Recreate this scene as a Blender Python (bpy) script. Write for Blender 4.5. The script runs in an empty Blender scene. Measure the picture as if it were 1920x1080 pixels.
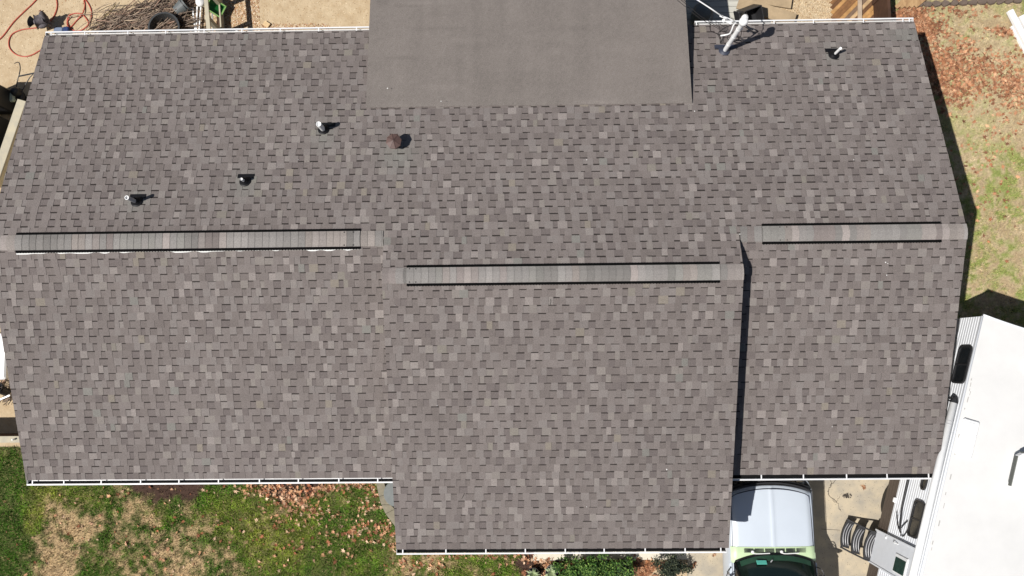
import bpy, math, random
import numpy as np
from mathutils import Vector, Matrix
random.seed(7); rng = np.random.default_rng(11)
PI = math.pi
sc = bpy.context.scene
COL = sc.collection

# ---------------------------------------------------------------- camera
F, TH, PS, RO = 1508.38, 0.0846, 0.0163, -0.0108
CAM = Vector((0.238, -2.0883, 13.9823))
def cam_axes():
    f = Vector((0, math.sin(TH), -math.cos(TH))); u = Vector((0, math.cos(TH), math.sin(TH))); r = Vector((1, 0, 0))
    c, s = math.cos(PS), math.sin(PS); r, f = r*c+f*s, f*c-r*s
    c, s = math.cos(RO), math.sin(RO); r, u = r*c+u*s, u*c-r*s
    return r, u, f
CR, CU, CF = cam_axes()
cd = bpy.data.cameras.new('camera'); cam = bpy.data.objects.new('camera', cd); COL.objects.link(cam)
m3 = Matrix((CR, CU, -CF)).transposed()
cam.matrix_world = Matrix.Translation(CAM) @ m3.to_4x4()
cd.sensor_width = 36; cd.lens = 36*F/1920; cd.clip_end = 2000; cd.clip_start = 0.1
sc.camera = cam
sc.render.resolution_x = 1024; sc.render.resolution_y = 576

# ---------------------------------------------------------------- light
SUN = Vector((-0.612, -0.268, 1.0)).normalized()
w = bpy.data.worlds.new('World'); sc.world = w; w.use_nodes = True
nt = w.node_tree; bg = nt.nodes['Background']; sky = nt.nodes.new('ShaderNodeTexSky')
sky.sky_type = 'NISHITA'; sky.sun_disc = False
sky.sun_elevation = math.asin(SUN.z); sky.sun_rotation = math.atan2(SUN.x, SUN.y)
nt.links.new(sky.outputs[0], bg.inputs[0]); bg.inputs[1].default_value = 0.05
ld = bpy.data.lights.new('sun', 'SUN'); lo = bpy.data.objects.new('sun', ld); COL.objects.link(lo)
ld.energy = 5.0; ld.angle = math.radians(0.5); ld.color = (1, 0.965, 0.92)
lo.rotation_euler = SUN.to_track_quat('Z', 'Y').to_euler()
sc.view_settings.view_transform = 'Standard'; sc.view_settings.look = 'None'
sc.view_settings.exposure = 0.2; sc.view_settings.gamma = 1

# ---------------------------------------------------------------- helpers
def at(px, py, z):
    d = CF + CR*((px-960)/F) + CU*((540-py)/F)
    return CAM + d*((z-CAM.z)/d.z)
def srgb(r, g, b, k=1.0):
    f = lambda c: (c/255/12.92 if c/255 <= .04045 else ((c/255+.055)/1.055)**2.4)*k
    return (f(r), f(g), f(b), 1)
def mat(name, col, rough=.8, noise=0, scale=8, bump=0, bscale=60, metal=0, spec=.3, col2=None, attr=False, clear=0, stretch=None):
    m = bpy.data.materials.new(name); m.use_nodes = True; t = m.node_tree; b = t.nodes['Principled BSDF']; L = t.links
    b.inputs['Base Color'].default_value = col; b.inputs['Roughness'].default_value = rough
    b.inputs['Metallic'].default_value = metal; b.inputs['Specular IOR Level'].default_value = spec
    b.inputs['Coat Weight'].default_value = clear
    tc = t.nodes.new('ShaderNodeTexCoord'); vec = tc.outputs['Object']
    if stretch:
        mp = t.nodes.new('ShaderNodeMapping'); mp.inputs['Scale'].default_value = stretch
        L.new(vec, mp.inputs[0]); vec = mp.outputs[0]
    src = None
    if attr:
        a = t.nodes.new('ShaderNodeAttribute'); a.attribute_name = 'Col'; src = a.outputs['Color']
    if noise:
        n = t.nodes.new('ShaderNodeTexNoise'); n.inputs['Scale'].default_value = scale; n.inputs['Detail'].default_value = 6; n.inputs['Roughness'].default_value = .65
        L.new(vec, n.inputs['Vector'])
        if col2 is not None:
            r = t.nodes.new('ShaderNodeMapRange'); r.inputs[1].default_value = .5-.25/noise; r.inputs[2].default_value = .5+.25/noise
            L.new(n.outputs[0], r.inputs[0]); x = t.nodes.new('ShaderNodeMix'); x.data_type = 'RGBA'
            L.new(r.outputs[0], x.inputs[0]); x.inputs[6].default_value = col; x.inputs[7].default_value = col2
            src = x.outputs[2]
        else:
            r = t.nodes.new('ShaderNodeMapRange'); r.inputs[1].default_value = .25; r.inputs[2].default_value = .75
            r.inputs[3].default_value = 1-noise; r.inputs[4].default_value = 1+noise
            L.new(n.outputs[0], r.inputs[0]); x = t.nodes.new('ShaderNodeMix'); x.data_type = 'RGBA'; x.blend_type = 'MULTIPLY'
            x.inputs[0].default_value = 1
            if src is not None: L.new(src, x.inputs[6])
            else: x.inputs[6].default_value = col
            L.new(r.outputs[0], x.inputs[7]); src = x.outputs[2]
    if src is not None: L.new(src, b.inputs['Base Color'])
    if bump:
        n2 = t.nodes.new('ShaderNodeTexNoise'); n2.inputs['Scale'].default_value = bscale; n2.inputs['Detail'].default_value = 3
        L.new(vec, n2.inputs['Vector'])
        bp = t.nodes.new('ShaderNodeBump'); bp.inputs['Strength'].default_value = bump; bp.inputs['Distance'].default_value = .01
        L.new(n2.outputs[0], bp.inputs['Height']); L.new(bp.outputs[0], b.inputs['Normal'])
    return m
def mesh_obj(name, V, Fc, m=None, parent=None, cols=None, smooth=False, mats=None, midx=None):
    me = bpy.data.meshes.new(name)
    V = np.asarray(V, dtype=np.float32).reshape(-1, 3)
    if isinstance(Fc, np.ndarray):
        n, k = Fc.shape
        me.vertices.add(len(V)); me.vertices.foreach_set('co', V.ravel())
        me.loops.add(n*k); me.loops.foreach_set('vertex_index', Fc.ravel().astype(np.int32))
        me.polygons.add(n); me.polygons.foreach_set('loop_start', np.arange(0, n*k, k, dtype=np.int32))
        me.polygons.foreach_set('loop_total', np.full(n, k, dtype=np.int32)); me.update(calc_edges=True)
    else:
        me.from_pydata([tuple(v) for v in V], [], Fc); me.update()
    if cols is not None:
        a = me.color_attributes.new('Col', 'FLOAT_COLOR', 'POINT')
        c = np.ones((len(V), 4), dtype=np.float32); c[:, :3] = np.asarray(cols)[:, :3]; a.data.foreach_set('color', c.ravel())
    for mm in (mats or ([m] if m else [])): me.materials.append(mm)
    if midx is not None: me.polygons.foreach_set('material_index', np.asarray(midx, dtype=np.int32))
    if smooth: me.polygons.foreach_set('use_smooth', np.ones(len(me.polygons), dtype=bool))
    o = bpy.data.objects.new(name, me); COL.objects.link(o)
    if parent: o.parent = parent
    return o
class MB:
    """collects shapes (in world coordinates, minus the origin of the thing) into one mesh"""
    def __init__(s, org=(0, 0, 0)): s.v = []; s.f = []; s.o = Vector(org)
    def add(s, vs, fs):
        n = len(s.v); s.v += [Vector(v)-s.o for v in vs]; s.f += [tuple(i+n for i in f) for f in fs]; return s
    def box(s, c, sz, rz=0, rx=0, ry=0, bev=0, M=None):
        hx, hy, hz = sz[0]/2, sz[1]/2, sz[2]/2
        R = M if M is not None else (Matrix.Rotation(rz, 3, 'Z') @ Matrix.Rotation(ry, 3, 'Y') @ Matrix.Rotation(rx, 3, 'X'))
        c = Vector(c)
        if bev <= 0:
            P = [(-hx,-hy,-hz),(hx,-hy,-hz),(hx,hy,-hz),(-hx,hy,-hz),(-hx,-hy,hz),(hx,-hy,hz),(hx,hy,hz),(-hx,hy,hz)]
            Q = [(0,3,2,1),(4,5,6,7),(0,1,5,4),(1,2,6,5),(2,3,7,6),(3,0,4,7)]
        else:
            P = []; b = bev
            for z, e in ((-hz, b), (-hz+b, 0), (hz-b, 0), (hz, b)):
                for x, y in ((-hx+b,-hy),(hx-b,-hy),(hx,-hy+b),(hx,hy-b),(hx-b,hy),(-hx+b,hy),(-hx,hy-b),(-hx,-hy+b)):
                    P.append((x*(1-e/hx), y*(1-e/hy), z))
            Q = [tuple(range(7, -1, -1)), tuple(range(24, 32))]
            for l in range(3):
                for i in range(8): j = (i+1) % 8; Q.append((l*8+i, l*8+j, l*8+8+j, l*8+8+i))
        return s.add([c + R @ Vector(p) for p in P], Q)
    def beam(s, a, b, wd, ht, up=(0, 0, 1)):
        a = Vector(a); b = Vector(b); d = b-a; L = d.length; x = d.normalized(); y = Vector(up).cross(x).normalized(); z = x.cross(y)
        return s.box((a+b)/2, (L, wd, ht), M=Matrix((x, y, z)).transposed())
    def tube(s, pts, r, n=8, r2=None, cap=True):
        pts = [Vector(p) for p in pts]; base = len(s.v); rings = []
        t0 = (pts[1]-pts[0]).normalized(); up = Vector((0, 0, 1)) if abs(t0.z) < .9 else Vector((1, 0, 0)); nrm = t0.cross(up).normalized()
        vs = []; fs = []
        for i, p in enumerate(pts):
            t = ((pts[min(i+1, len(pts)-1)]-pts[max(i-1, 0)])).normalized()
            nrm = (nrm - t*nrm.dot(t)).normalized(); bn = t.cross(nrm)
            rr = r if r2 is None else r+(r2-r)*i/(len(pts)-1)
            for k in range(n):
                a = 2*PI*k/n; vs.append(p+(nrm*math.cos(a)+bn*math.sin(a))*rr)
        for i in range(len(pts)-1):
            for k in range(n): j = (k+1) % n; fs.append((i*n+k, i*n+j, i*n+n+j, i*n+n+k))
        if cap: fs += [tuple(range(n-1, -1, -1)), tuple(range((len(pts)-1)*n, len(pts)*n))]
        return s.add(vs, fs)
    def lathe(s, c, prof, n=20, axis=(0, 0, 1)):
        """prof: list of (r, h) along axis"""
        z = Vector(axis).normalized(); x = z.orthogonal().normalized(); y = z.cross(x); c = Vector(c)
        vs = []; fs = []
        for r, h in prof:
            for k in range(n): a = 2*PI*k/n; vs.append(c+x*(r*math.cos(a))+y*(r*math.sin(a))+z*h)
        for i in range(len(prof)-1):
            for k in range(n): j = (k+1) % n; fs.append((i*n+k, i*n+j, i*n+n+j, i*n+n+k))
        return s.add(vs, fs)
    def prism(s, poly, z0, z1):
        n = len(poly); vs = [(p[0], p[1], z0) for p in poly]+[(p[0], p[1], z1) for p in poly]
        A = sum(poly[i][0]*poly[(i+1) % n][1]-poly[(i+1) % n][0]*poly[i][1] for i in range(n))
        if A < 0: vs = vs[:n][::-1]+vs[n:][::-1]
        return s.add(vs, [tuple(range(n-1, -1, -1)), tuple(range(n, 2*n))]+[(i, (i+1) % n, n+(i+1) % n, n+i) for i in range(n)])
    def build(s, name, m, parent=None, smooth=False, label=None, bevel=0):
        o = mesh_obj(name, [tuple(v) for v in s.v], s.f, m, parent)
        if smooth:
            for p in o.data.polygons: p.use_smooth = len(p.vertices) <= 4
        if bevel:
            md = o.modifiers.new('bevel', 'BEVEL'); md.width = bevel; md.segments = 3; md.limit_method = 'ANGLE'; md.angle_limit = math.radians(35)
        if label: o['label'] = label
        return o
def empty(name, loc=(0, 0, 0), label=None, cat=None, group=None):
    o = bpy.data.objects.new(name, None); COL.objects.link(o); o.location = loc; o.empty_display_size = .2
    if label: o['label'] = label; o['category'] = cat
    if group: o['group'] = group
    return o
def tag(o, label, cat, group=None):
    o['label'] = label; o['category'] = cat
    if group: o['group'] = group
    return o
def vnoise(x, y, s, seed=0):
    """smooth value noise in 0..1"""
    r = np.random.default_rng(seed).random((64, 64)); x = np.asarray(x)/s; y = np.asarray(y)/s
    xi = np.floor(x).astype(int); yi = np.floor(y).astype(int); fx = x-xi; fy = y-yi; fx = fx*fx*(3-2*fx); fy = fy*fy*(3-2*fy)
    g = lambda a, b: r[a % 64, b % 64]
    return (g(xi, yi)*(1-fx)+g(xi+1, yi)*fx)*(1-fy)+(g(xi, yi+1)*(1-fx)+g(xi+1, yi+1)*fx)*fy
def fbm(x, y, s, seed=0):
    return vnoise(x, y, s, seed)*.5+vnoise(x, y, s/2.1, seed+1)*.3+vnoise(x, y, s/4.3, seed+2)*.2
def catmull(P, n=8):
    P = [Vector(p) for p in P]; out = []
    for i in range(len(P)-1):
        a = P[max(i-1, 0)]; b = P[i]; c = P[i+1]; d = P[min(i+2, len(P)-1)]
        for k in range(n):
            t = k/n; out.append(.5*((2*b)+(c-a)*t+(2*a-5*b+4*c-d)*t*t+(3*b-a-3*c+d)*t**3))
    return out+[P[-1]]

# ---------------------------------------------------------------- materials
WHITE = mat('white_gutter_paint', (.66, .66, .66, 1), .45, noise=.06, scale=5, spec=.4)
TRIMW = mat('white_trim', (.72, .72, .7, 1), .6, noise=.05)
SIDING = mat('tan_vinyl_siding', (.26, .24, .21, 1), .6, noise=.05)
SHING = mat('asphalt_granules', (.2, .2, .2, 1), .93, noise=.42, scale=85, bump=.5, bscale=190, spec=.15, attr=True)
ROLL = mat('rolled_roofing', srgb(136, 128, 123, .64), .92, noise=.8, scale=1.3, col2=srgb(147, 138, 133, .64), stretch=(.35, 3, 1), bump=.4, bscale=200, spec=.15)
BLACKM = mat('black_rubber', (.006, .006, .007, 1), .5, spec=.25, noise=.2)
DARKM = mat('black_plastic', (.02, .02, .022, 1), .5, spec=.5, noise=.2)
NAVYM = mat('painted_flashing', (.035, .04, .06, 1), .5, spec=.5, noise=.25)
PVC = mat('white_pvc', (.8, .8, .79, 1), .35, spec=.5, noise=.05)
GREYP = mat('grey_pipe', (.35, .35, .36, 1), .5, noise=.15)
BROWN = mat('brown_painted_metal', (.095, .058, .05, 1), .5, noise=.25, spec=.4)
WIRE = mat('black_cable', (.02, .018, .018, 1), .6)
WOODT = mat('weathered_tan_wood', srgb(196, 172, 138, .62), .85, noise=.3, scale=3, stretch=(1, 1, 1), bump=.3)
WOODB = mat('weathered_brown_wood', srgb(150, 112, 76, .7), .85, noise=1.0, scale=3.5, col2=srgb(205, 170, 125, .8), bump=.3, stretch=(6, 1, 1))
WOODD = mat('dark_brown_wood', (.06, .03, .018, 1), .8, noise=.4, scale=4)
WOODC = mat('pale_cream_wood', srgb(222, 210, 180, .66), .8, noise=1.0, scale=5, col2=srgb(190, 184, 168, .66))
CONC = mat('tan_concrete', srgb(214, 198, 170, .72), .9, noise=1.7, scale=1.6, col2=srgb(172, 165, 152, .72), bump=.25, bscale=90)
CONCW = mat('pale_concrete', srgb(232, 224, 205, .75), .9, noise=.14, scale=6, bump=.2)
STONE = mat('grey_tan_paver', srgb(150, 142, 122, .7), .9, noise=.2, scale=14, bump=.3)
SOIL = mat('tan_packed_soil', srgb(196, 170, 134, .66), .95, noise=1.0, scale=5, col2=srgb(212, 192, 160, .78), bump=.9, bscale=26)
GROUNDM = SOIL
GRASSM = mat('grass_blades', (.1, .1, .1, 1), .75, attr=True, spec=.2)
LEAFM = mat('dry_leaves', (.3, .2, .1, 1), .8, attr=True, spec=.2)
LAWNM = mat('lawn_soil', (.2, .2, .2, 1), .95, noise=.4, scale=22, attr=True, bump=.6, bscale=60)
TWIG = mat('dry_twigs', (.2, .2, .2, 1), .85, attr=True, noise=.35, scale=9)
HOSE = mat('red_rubber_hose', srgb(190, 84, 66, .8), .5, spec=.4, noise=.15)
RVW = mat('white_aluminium_siding', (.7, .72, .75, 1), .35, spec=.5, noise=.04)
RVR = mat('white_rubber_roof', (.59, .585, .57, 1), .8, noise=.05, scale=2)
RVB = mat('brown_lower_siding', (.065, .048, .038, 1), .45, spec=.5, noise=.15)
GLASS = mat('dark_window_glass', (.012, .014, .016, 1), .08, spec=.6, noise=.3)
TRUCKW = mat('pale_truck_paint', (.50, .55, .61, 1), .35, spec=.5, clear=.25, noise=.03, scale=2)
TRUCKG = mat('pale_green_paint', srgb(200, 222, 178, .8), .4, spec=.5, noise=.05)
SCREEN = mat('windscreen_glass', (.006, .012, .009, 1), .06, spec=.7, noise=.2)
CHROME = mat('dull_chrome', (.45, .45, .46, 1), .25, metal=.9)
TEAL = mat('teal_mirror', srgb(110, 215, 195, .7), .35, noise=.1)
GREENP = mat('green_plastic', (.012, .12, .025, 1), .4, noise=.1)
LIME = mat('pale_green_plastic', srgb(170, 215, 130, .8), .5)
GREYC = mat('grey_weathered_plastic', srgb(138, 143, 142, .6), .7, noise=.12, scale=12)

# ---------------------------------------------------------------- house dimensions
G = -3.75
M = 1/3; A_ = .687; XL, XR = -9.312, 7.935; CXL, CXR = -2.232, 3.981; YF = -5.677; LB = 4.373; LF = 4.354
CO = 1/math.hypot(1, M); SI = M*CO; E = .1429
house = empty('house', (0, 0, 0), 'single storey house under grey-brown shingle roofs with white gutters, filling most of the view', 'house')

# ---------------------------------------------------------------- shingles
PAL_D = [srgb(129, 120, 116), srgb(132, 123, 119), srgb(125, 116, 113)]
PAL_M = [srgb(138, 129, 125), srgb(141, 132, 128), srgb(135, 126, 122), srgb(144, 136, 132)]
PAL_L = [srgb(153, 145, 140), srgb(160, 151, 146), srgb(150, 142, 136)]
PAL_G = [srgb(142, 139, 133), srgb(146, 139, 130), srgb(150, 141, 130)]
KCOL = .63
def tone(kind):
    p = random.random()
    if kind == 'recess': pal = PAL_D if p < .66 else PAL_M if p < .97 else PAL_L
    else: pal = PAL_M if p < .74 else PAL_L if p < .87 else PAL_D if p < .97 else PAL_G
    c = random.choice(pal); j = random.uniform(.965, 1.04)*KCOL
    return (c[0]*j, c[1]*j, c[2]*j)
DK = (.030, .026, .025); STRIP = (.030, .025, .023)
def shingle_slope(name, y0, z0, sgn, s_first, s_end, xr, label, tint=1.0):
    """y0,z0: the ridge; sgn +1 = falls towards +Y; xr(s) -> list of x ranges of a course"""
    V = []; Fq = []; Cc = []
    nrm = np.array([0, sgn*SI, CO]); dn = np.array([0, sgn*CO, -SI]); base = np.array([0, y0, z0])
    def P(x, s, h): return base+dn*s+nrm*h+np.array([x, 0, 0])
    def quad(a, b, c, d, col):
        n = len(V)
        if sgn > 0: V.extend((a, d, c, b))
        else: V.extend((a, b, c, d))
        Cc.extend([col]*4); Fq.append((n, n+1, n+2, n+3))
    def slab(x0, x1, sa, sb, ha, hb, th, col, side=True):
        # x grows right; sa uphill, sb downhill. for sgn -1 (front): downhill = -Y
        a = P(x0, sb, hb); b = P(x1, sb, hb); c = P(x1, sa, ha); d = P(x0, sa, ha)
        quad(a, b, c, d, col)
        quad(P(x0, sb, hb-th), P(x1, sb, hb-th), b, a, DK)
        if side:
            quad(P(x1, sb, hb-th), P(x1, sa, ha-th), c, b, DK)
            quad(P(x0, sa, ha-th), P(x0, sb, hb-th), a, d, DK)
    s = s_first-E*math.ceil(s_first/E); k = 0
    while s < s_end-.02:
        sb = min(s+E, s_end); sa = max(s, 0.0)
        if sb-sa < .01: s += E; continue
        wob = random.uniform(-.002, .002)
        for xa, xb in xr((sa+sb)/2):
            # full-width shim with the recess tones
            x = xa; edge = random.uniform(0, .2)
            teeth = []
            xx = xa-edge
            while xx < xb:
                wr = random.choice((.08, .105, .12, .135, .15))*random.uniform(.92, 1.08)
                r0, r1 = max(xx, xa), min(xx+wr, xb)
                if r1-r0 > .004:
                    c = tone('recess')
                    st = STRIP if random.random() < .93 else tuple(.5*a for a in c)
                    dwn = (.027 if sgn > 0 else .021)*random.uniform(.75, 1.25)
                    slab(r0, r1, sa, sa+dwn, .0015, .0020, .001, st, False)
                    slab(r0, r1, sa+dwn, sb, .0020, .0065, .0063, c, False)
                xx += wr
                # one to three teeth side by side
                nt_ = 1 if random.random() < .84 else 2
                for q in range(nt_):
                    wt = random.choice((.085, .105, .12, .14, .16))*random.uniform(.92, 1.08)
                    t0, t1 = max(xx, xa), min(xx+wt, xb)
                    if t1-t0 > .004:
                        c = tone('tooth')
                        gap = .0035 if nt_ == 2 and q == 0 and random.random() < .5 else 0
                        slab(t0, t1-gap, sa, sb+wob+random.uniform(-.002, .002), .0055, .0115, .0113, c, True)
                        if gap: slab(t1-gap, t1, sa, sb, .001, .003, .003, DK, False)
                    xx += wt
        s += E; k += 1
    V = np.array(V); Cc = np.array(Cc)
    qx = V[:, 0].reshape(-1, 4).mean(1).repeat(4); qy = V[:, 1].reshape(-1, 4).mean(1).repeat(4)
    ci = np.floor(((qy*sgn)*1.054+40)/E); run = np.floor((qx+ci*.37)/.98)
    batch = vnoise(run*7.3, ci*5.1, 1.0, 61); low = fbm(qx*.6, qy, 1.7, 62)
    f = tint*(1+.16*(low-.5)+.06*(batch-.5))
    Cc = Cc*f[:, None]
    st = np.zeros(len(qx))
    for (sx, sy, sr, sl) in STAINS:
        d2 = ((qx-sx)/sr)**2+((qy-sy)/(sl))**2; st = np.maximum(st, np.exp(-d2*1.2))
    st = (st*.75*(Cc.mean(1) > .05))[:, None]; Cc = Cc*(1-st)+np.array(srgb(150, 149, 142)[:3])*KCOL*st
    o = mesh_obj(name, V, np.array(Fq), SHING, house, cols=Cc); o['label'] = label
    return o
SB0 = .302
def rb_(px, py):
    d = CF+CR*((px-960)/F)+CU*((540-py)/F); t = (-M*CAM.y-CAM.z)/(d.z+M*d.y); return CAM+d*t
STAINS = [(rb_(607, 252).x, rb_(607, 252).y, .22, .30), (rb_(460, 345).x, rb_(460, 345).y, .25, .28), (rb_(257, 375).x, rb_(257, 375).y, .24, .26), (rb_(1563, 100).x, rb_(1563, 100).y, .2, .25), (rb_(745, 290).x, rb_(745, 290).y, .35, .35), (rb_(1700, 66).x, rb_(1700, 66).y, .4, .15)]
def xr_back(s): return [(XL, XR)] if s > A_/CO else [(CXL, CXR)]
shingle_slope('roof_slope', -A_, M*A_, 1, SB0, (LB+A_)/CO+.01, xr_back, 'back roof slope with staggered grey-brown shingles and plumbing vents', 1.07)
shingle_slope('roof_slope', 0, 0, -1, .305, LF/CO+.01, lambda s: [(XL, CXL+.14)], 'front roof slope at the left end of the house')
shingle_slope('roof_slope', 0, 0, -1, .295, LF/CO+.01, lambda s: [(CXR-.14, XR)], 'front roof slope at the right end, beside the trailer')
shingle_slope('roof_slope', -A_, M*A_, -1, .260, (-YF-A_)/CO+.01, lambda s: [(CXL, CXR)], 'raised middle front roof slope reaching furthest down')
# decking slabs under the shingles (closed bodies, thick edges)
def deck_poly(pts, th=.10):
    n = len(pts); mb = MB(); top = [Vector(p)-Vector((0, 0, .006)) for p in pts]; bot = [p-Vector((0, 0, th)) for p in top]
    mb.add(top+bot, [tuple(range(n)), tuple(range(2*n-1, n-1, -1))]+[(i, n+i, n+(i+1) % n, (i+1) % n) for i in range(n)])
    return mb
zb = lambda y: -M*y
zf = lambda y: M*y
zc = lambda y: 2*M*A_+M*y
for nm, pts in (('roof_deck', [(XL+.008, LB-.01, zb(LB)), (XL+.008, 0, 0), (CXL+.008, 0, 0), (CXL+.008, -A_, M*A_), (CXR-.008, -A_, M*A_), (CXR-.008, 0, 0), (XR-.008, 0, 0), (XR-.008, LB-.01, zb(LB))]),
                ('roof_deck', [(XL+.008, 0, 0), (XL+.008, -LF+.01, zf(-LF)), (CXL+.15, -LF+.01, zf(-LF)), (CXL+.15, 0, 0)]),
                ('roof_deck', [(CXR-.15, 0, 0), (CXR-.15, -LF+.01, zf(-LF)), (XR-.008, -LF+.01, zf(-LF)), (XR-.008, 0, 0)]),
                ('roof_deck', [(CXL+.008, -A_, M*A_), (CXL+.008, YF+.01, zc(YF)), (CXR-.008, YF+.01, zc(YF)), (CXR-.008, -A_, M*A_)])):
    deck_poly(pts).build(nm, DARKM if False else TRIMW, house)
# walls
mb = MB(); wx0, wx1, wy0, wy1 = XL+.35, XR-.35, -LF+.45, LB-.45
def gable(x0, x1, prof):
    n = len(prof); mb.add([(x0, y, z) for y, z in prof]+[(x1, y, z) for y, z in prof], [tuple(range(n)), tuple(range(2*n-1, n-1, -1))]+[(i, n+i, n+(i+1) % n, (i+1) % n) for i in range(n)])
gable(wx0, wx1, [(wy0, G), (wy0, zf(wy0)-.11), (0, -.11), (wy1, zb(wy1)-.11), (wy1, G)])
gable(CXL+.16, CXR-.16, [(YF+.45, G), (YF+.45, zc(YF+.45)-.11), (-A_, M*A_-.11), (-.05, -.09), (-.05, -1.6), (wy0+.05, -1.6), (wy0+.05, G)])
mb.build('wall', SIDING, house)
# drip edges along the rakes
for x, y0, z0, y1, z1 in ((XL, 0, 0, -LF, zf(-LF)), (XL, 0, 0, LB, zb(LB)), (XR, 0, 0, -LF, zf(-LF)), (XR, 0, 0, LB, zb(LB)), (CXL, -A_, M*A_, YF, zc(YF)), (CXR, -A_, M*A_, YF, zc(YF))):
    sx = -1 if x in (XL, CXL) else 1
    MB().beam((x-sx*.012, y0, z0-.022), (x-sx*.012, y1, z1-.022), .022, .03).build('drip_edge', DARKM if x > 0 else TRIMW, house)

# ridge caps and vents
def cap_row(x0, x1, yr, zr, raise_, half, expo, name, label, direction=1, vent=False):
    V = []; Fq = []; Cc = []; x = x0
    prof = []
    for i in range(-6, 7):
        t = i/6; s = abs(t)*half; y = (1 if t > 0 else -1)*s*CO; z = -s*SI
        rnd = .012*(1-min(1, abs(t)*2.2)**2) if abs(t) < .45 else 0
        prof.append((y, z-0.016*(1-min(1, abs(t)*3))))
    last = None
    while x < x1-.005:
        e = expo*random.uniform(.93, 1.07); xe = min(x+e, x1)
        p = random.random()
        if last is not None and random.random() < .4: p = 9
        c = last if p == 9 else random.choice(PAL_L) if p < .26 else random.choice([srgb(147, 143, 139), srgb(140, 137, 132), srgb(151, 146, 142), srgb(134, 130, 126)]) if p < .88 else random.choice(PAL_M)
        last = c
        j = KCOL*1.16*random.uniform(.88, 1.16); c = (c[0]*j, c[1]*j, c[2]*j)
        ha, hb = (.004, .010) if direction > 0 else (.010, .004)
        bow = .012*(1 if direction > 0 else -1)
        n = len(V)
        for i, (py, pz) in enumerate(prof):
            t = (i-6)/6; b = bow*(1-t*t)
            bx0 = 0 if x == x0 else b; bx1 = b if xe < x1-.01 else 0
            V += [(x+bx0, yr+py, zr+pz+raise_+ha), (xe+bx1, yr+py, zr+pz+raise_+hb)]; Cc += [c, c]
        for i in range(12): a = n+2*i; Fq.append((a, a+1, a+3, a+2))
        # butt edge and the two long sides
        n = len(V); k = 1 if direction > 0 else 0
        for i, (py, pz) in enumerate(prof):
            t = (i-6)/6; b = bow*(1-t*t); bb = (b if xe < x1-.01 else 0) if k else (0 if x == x0 else b)
            X = (xe if k else x)+bb; V += [(X, yr+py, zr+pz+raise_+.010), (X, yr+py, zr+pz+raise_-.002)]; Cc += [tuple(.5*a_ for a_ in c)]*2
        for i in range(12): a = n+2*i; Fq.append((a, a+2, a+3, a+1))
        for (py, pz) in (prof[0], prof[-1]):
            n = len(V); V += [(x, yr+py, zr+pz+raise_+ha), (xe, yr+py, zr+pz+raise_+hb), (xe, yr+py, zr+pz+raise_-.004), (x, yr+py, zr+pz+raise_-.004)]; Cc += [DK]*4
            Fq.append((n, n+1, n+2, n+3))
        x = xe
    o = mesh_obj(name, V, np.array(Fq), SHING, house, cols=np.array(Cc)); o['label'] = label
    return o
BAFF = mat('matt_black_vent', (.004, .004, .004, 1), .9, spec=.05, noise=.2)
def vent_body(x0, x1, yr, zr, half, parent, bits=0):
    for s in (-1, 1):
        mb = MB(); N = int((x1-x0)/.05)
        a = Vector((x0, yr+s*half*CO, zr-half*SI+.012)); b = Vector((x1, yr+s*half*CO, zr-half*SI+.012))
        a.y += s*.012; b.y += s*.012; mb.beam(a, b, .052, .026)
        for i in range(N):
            x = x0+(i+.5)*(x1-x0)/N
            mb.box((x, yr+s*(half+.042)*CO, zr-(half+.042)*SI+.012), (.012, .010, .018))
        mb.build('vent_baffle', BAFF, parent)
    if bits:
        V = []; Fq = []; n = int((x1-x0)/.04)
        for i in range(n+1):
            x = x0+(x1-x0)*i/n; wv = .0015+.022*float(np.clip(vnoise(np.array([x]), np.array([0.]), .16, 5)[0]*2.6-1.1, 0, 1)); y = yr-(half+.044)*CO; z = zr-(half+.044)*SI+.012
            V += [(x, y, z), (x, y-wv, z-wv*.3), (x, y-wv, z-.02), (x, y, z-.02)]
        for i in range(n):
            for k in range(4): j = (k+1) % 4; Fq.append((i*4+k, i*4+4+k, i*4+4+j, i*4+j))
        mesh_obj('vent_flange', V, np.array(Fq), TRIMW, parent)
def px_x(px, py, z): return at(px, py, z).x
H_ = .145
for (xs, xe, va, vb, yr, zr, bits, lab) in (
        (XL, px_x(718, 450, 0), px_x(28, 455, 0), px_x(675, 448, 0), 0, 0, 1, 'left ridge'),
        (px_x(716, 516, .23), CXR, px_x(762, 515, .23), px_x(1350, 510, .23), -A_, M*A_, 0, 'middle ridge'),
        (px_x(1388, 438, 0), XR, px_x(1430, 437, 0), px_x(1766, 433, 0), 0, 0, 0, 'right ridge')):
    cap_row(xs, va, yr, zr, .017, H_, .125, 'ridge_cap', lab+' cap shingles at its left end', direction=-1)
    cap_row(vb, xe, yr, zr, .017, H_, .125, 'ridge_cap', lab+' cap shingles at its right end', direction=1)
    v = cap_row(va, vb, yr, zr, .028, H_, .125, 'ridge_vent', 'raised shingled vent along the '+lab, direction=1)
    vent_body(va, vb, yr, zr, H_+.004, v, bits)
    for dx in ((.05, .16) if lab == 'middle ridge' else (.30, .42) if lab == 'right ridge' else ()):
        for dy in (-.115, .115):
            mb = MB(); mb.lathe((va+dx, yr+dy, zr-.115*M+.041), [(.010, 0), (.009, .004), (.0, .005)], 8); mb.build('nail_head', BLACKM, v)
    if lab == 'left ridge':
        for dx in (-.12, -.28):
            for dy in (-.115, .115): MB().lathe((vb+dx, yr+dy, zr-.115*M+.041), [(.012, 0), (.011, .004), (.0, .005)], 8).build('nail_head', BLACKM, v)
    pass

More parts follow.
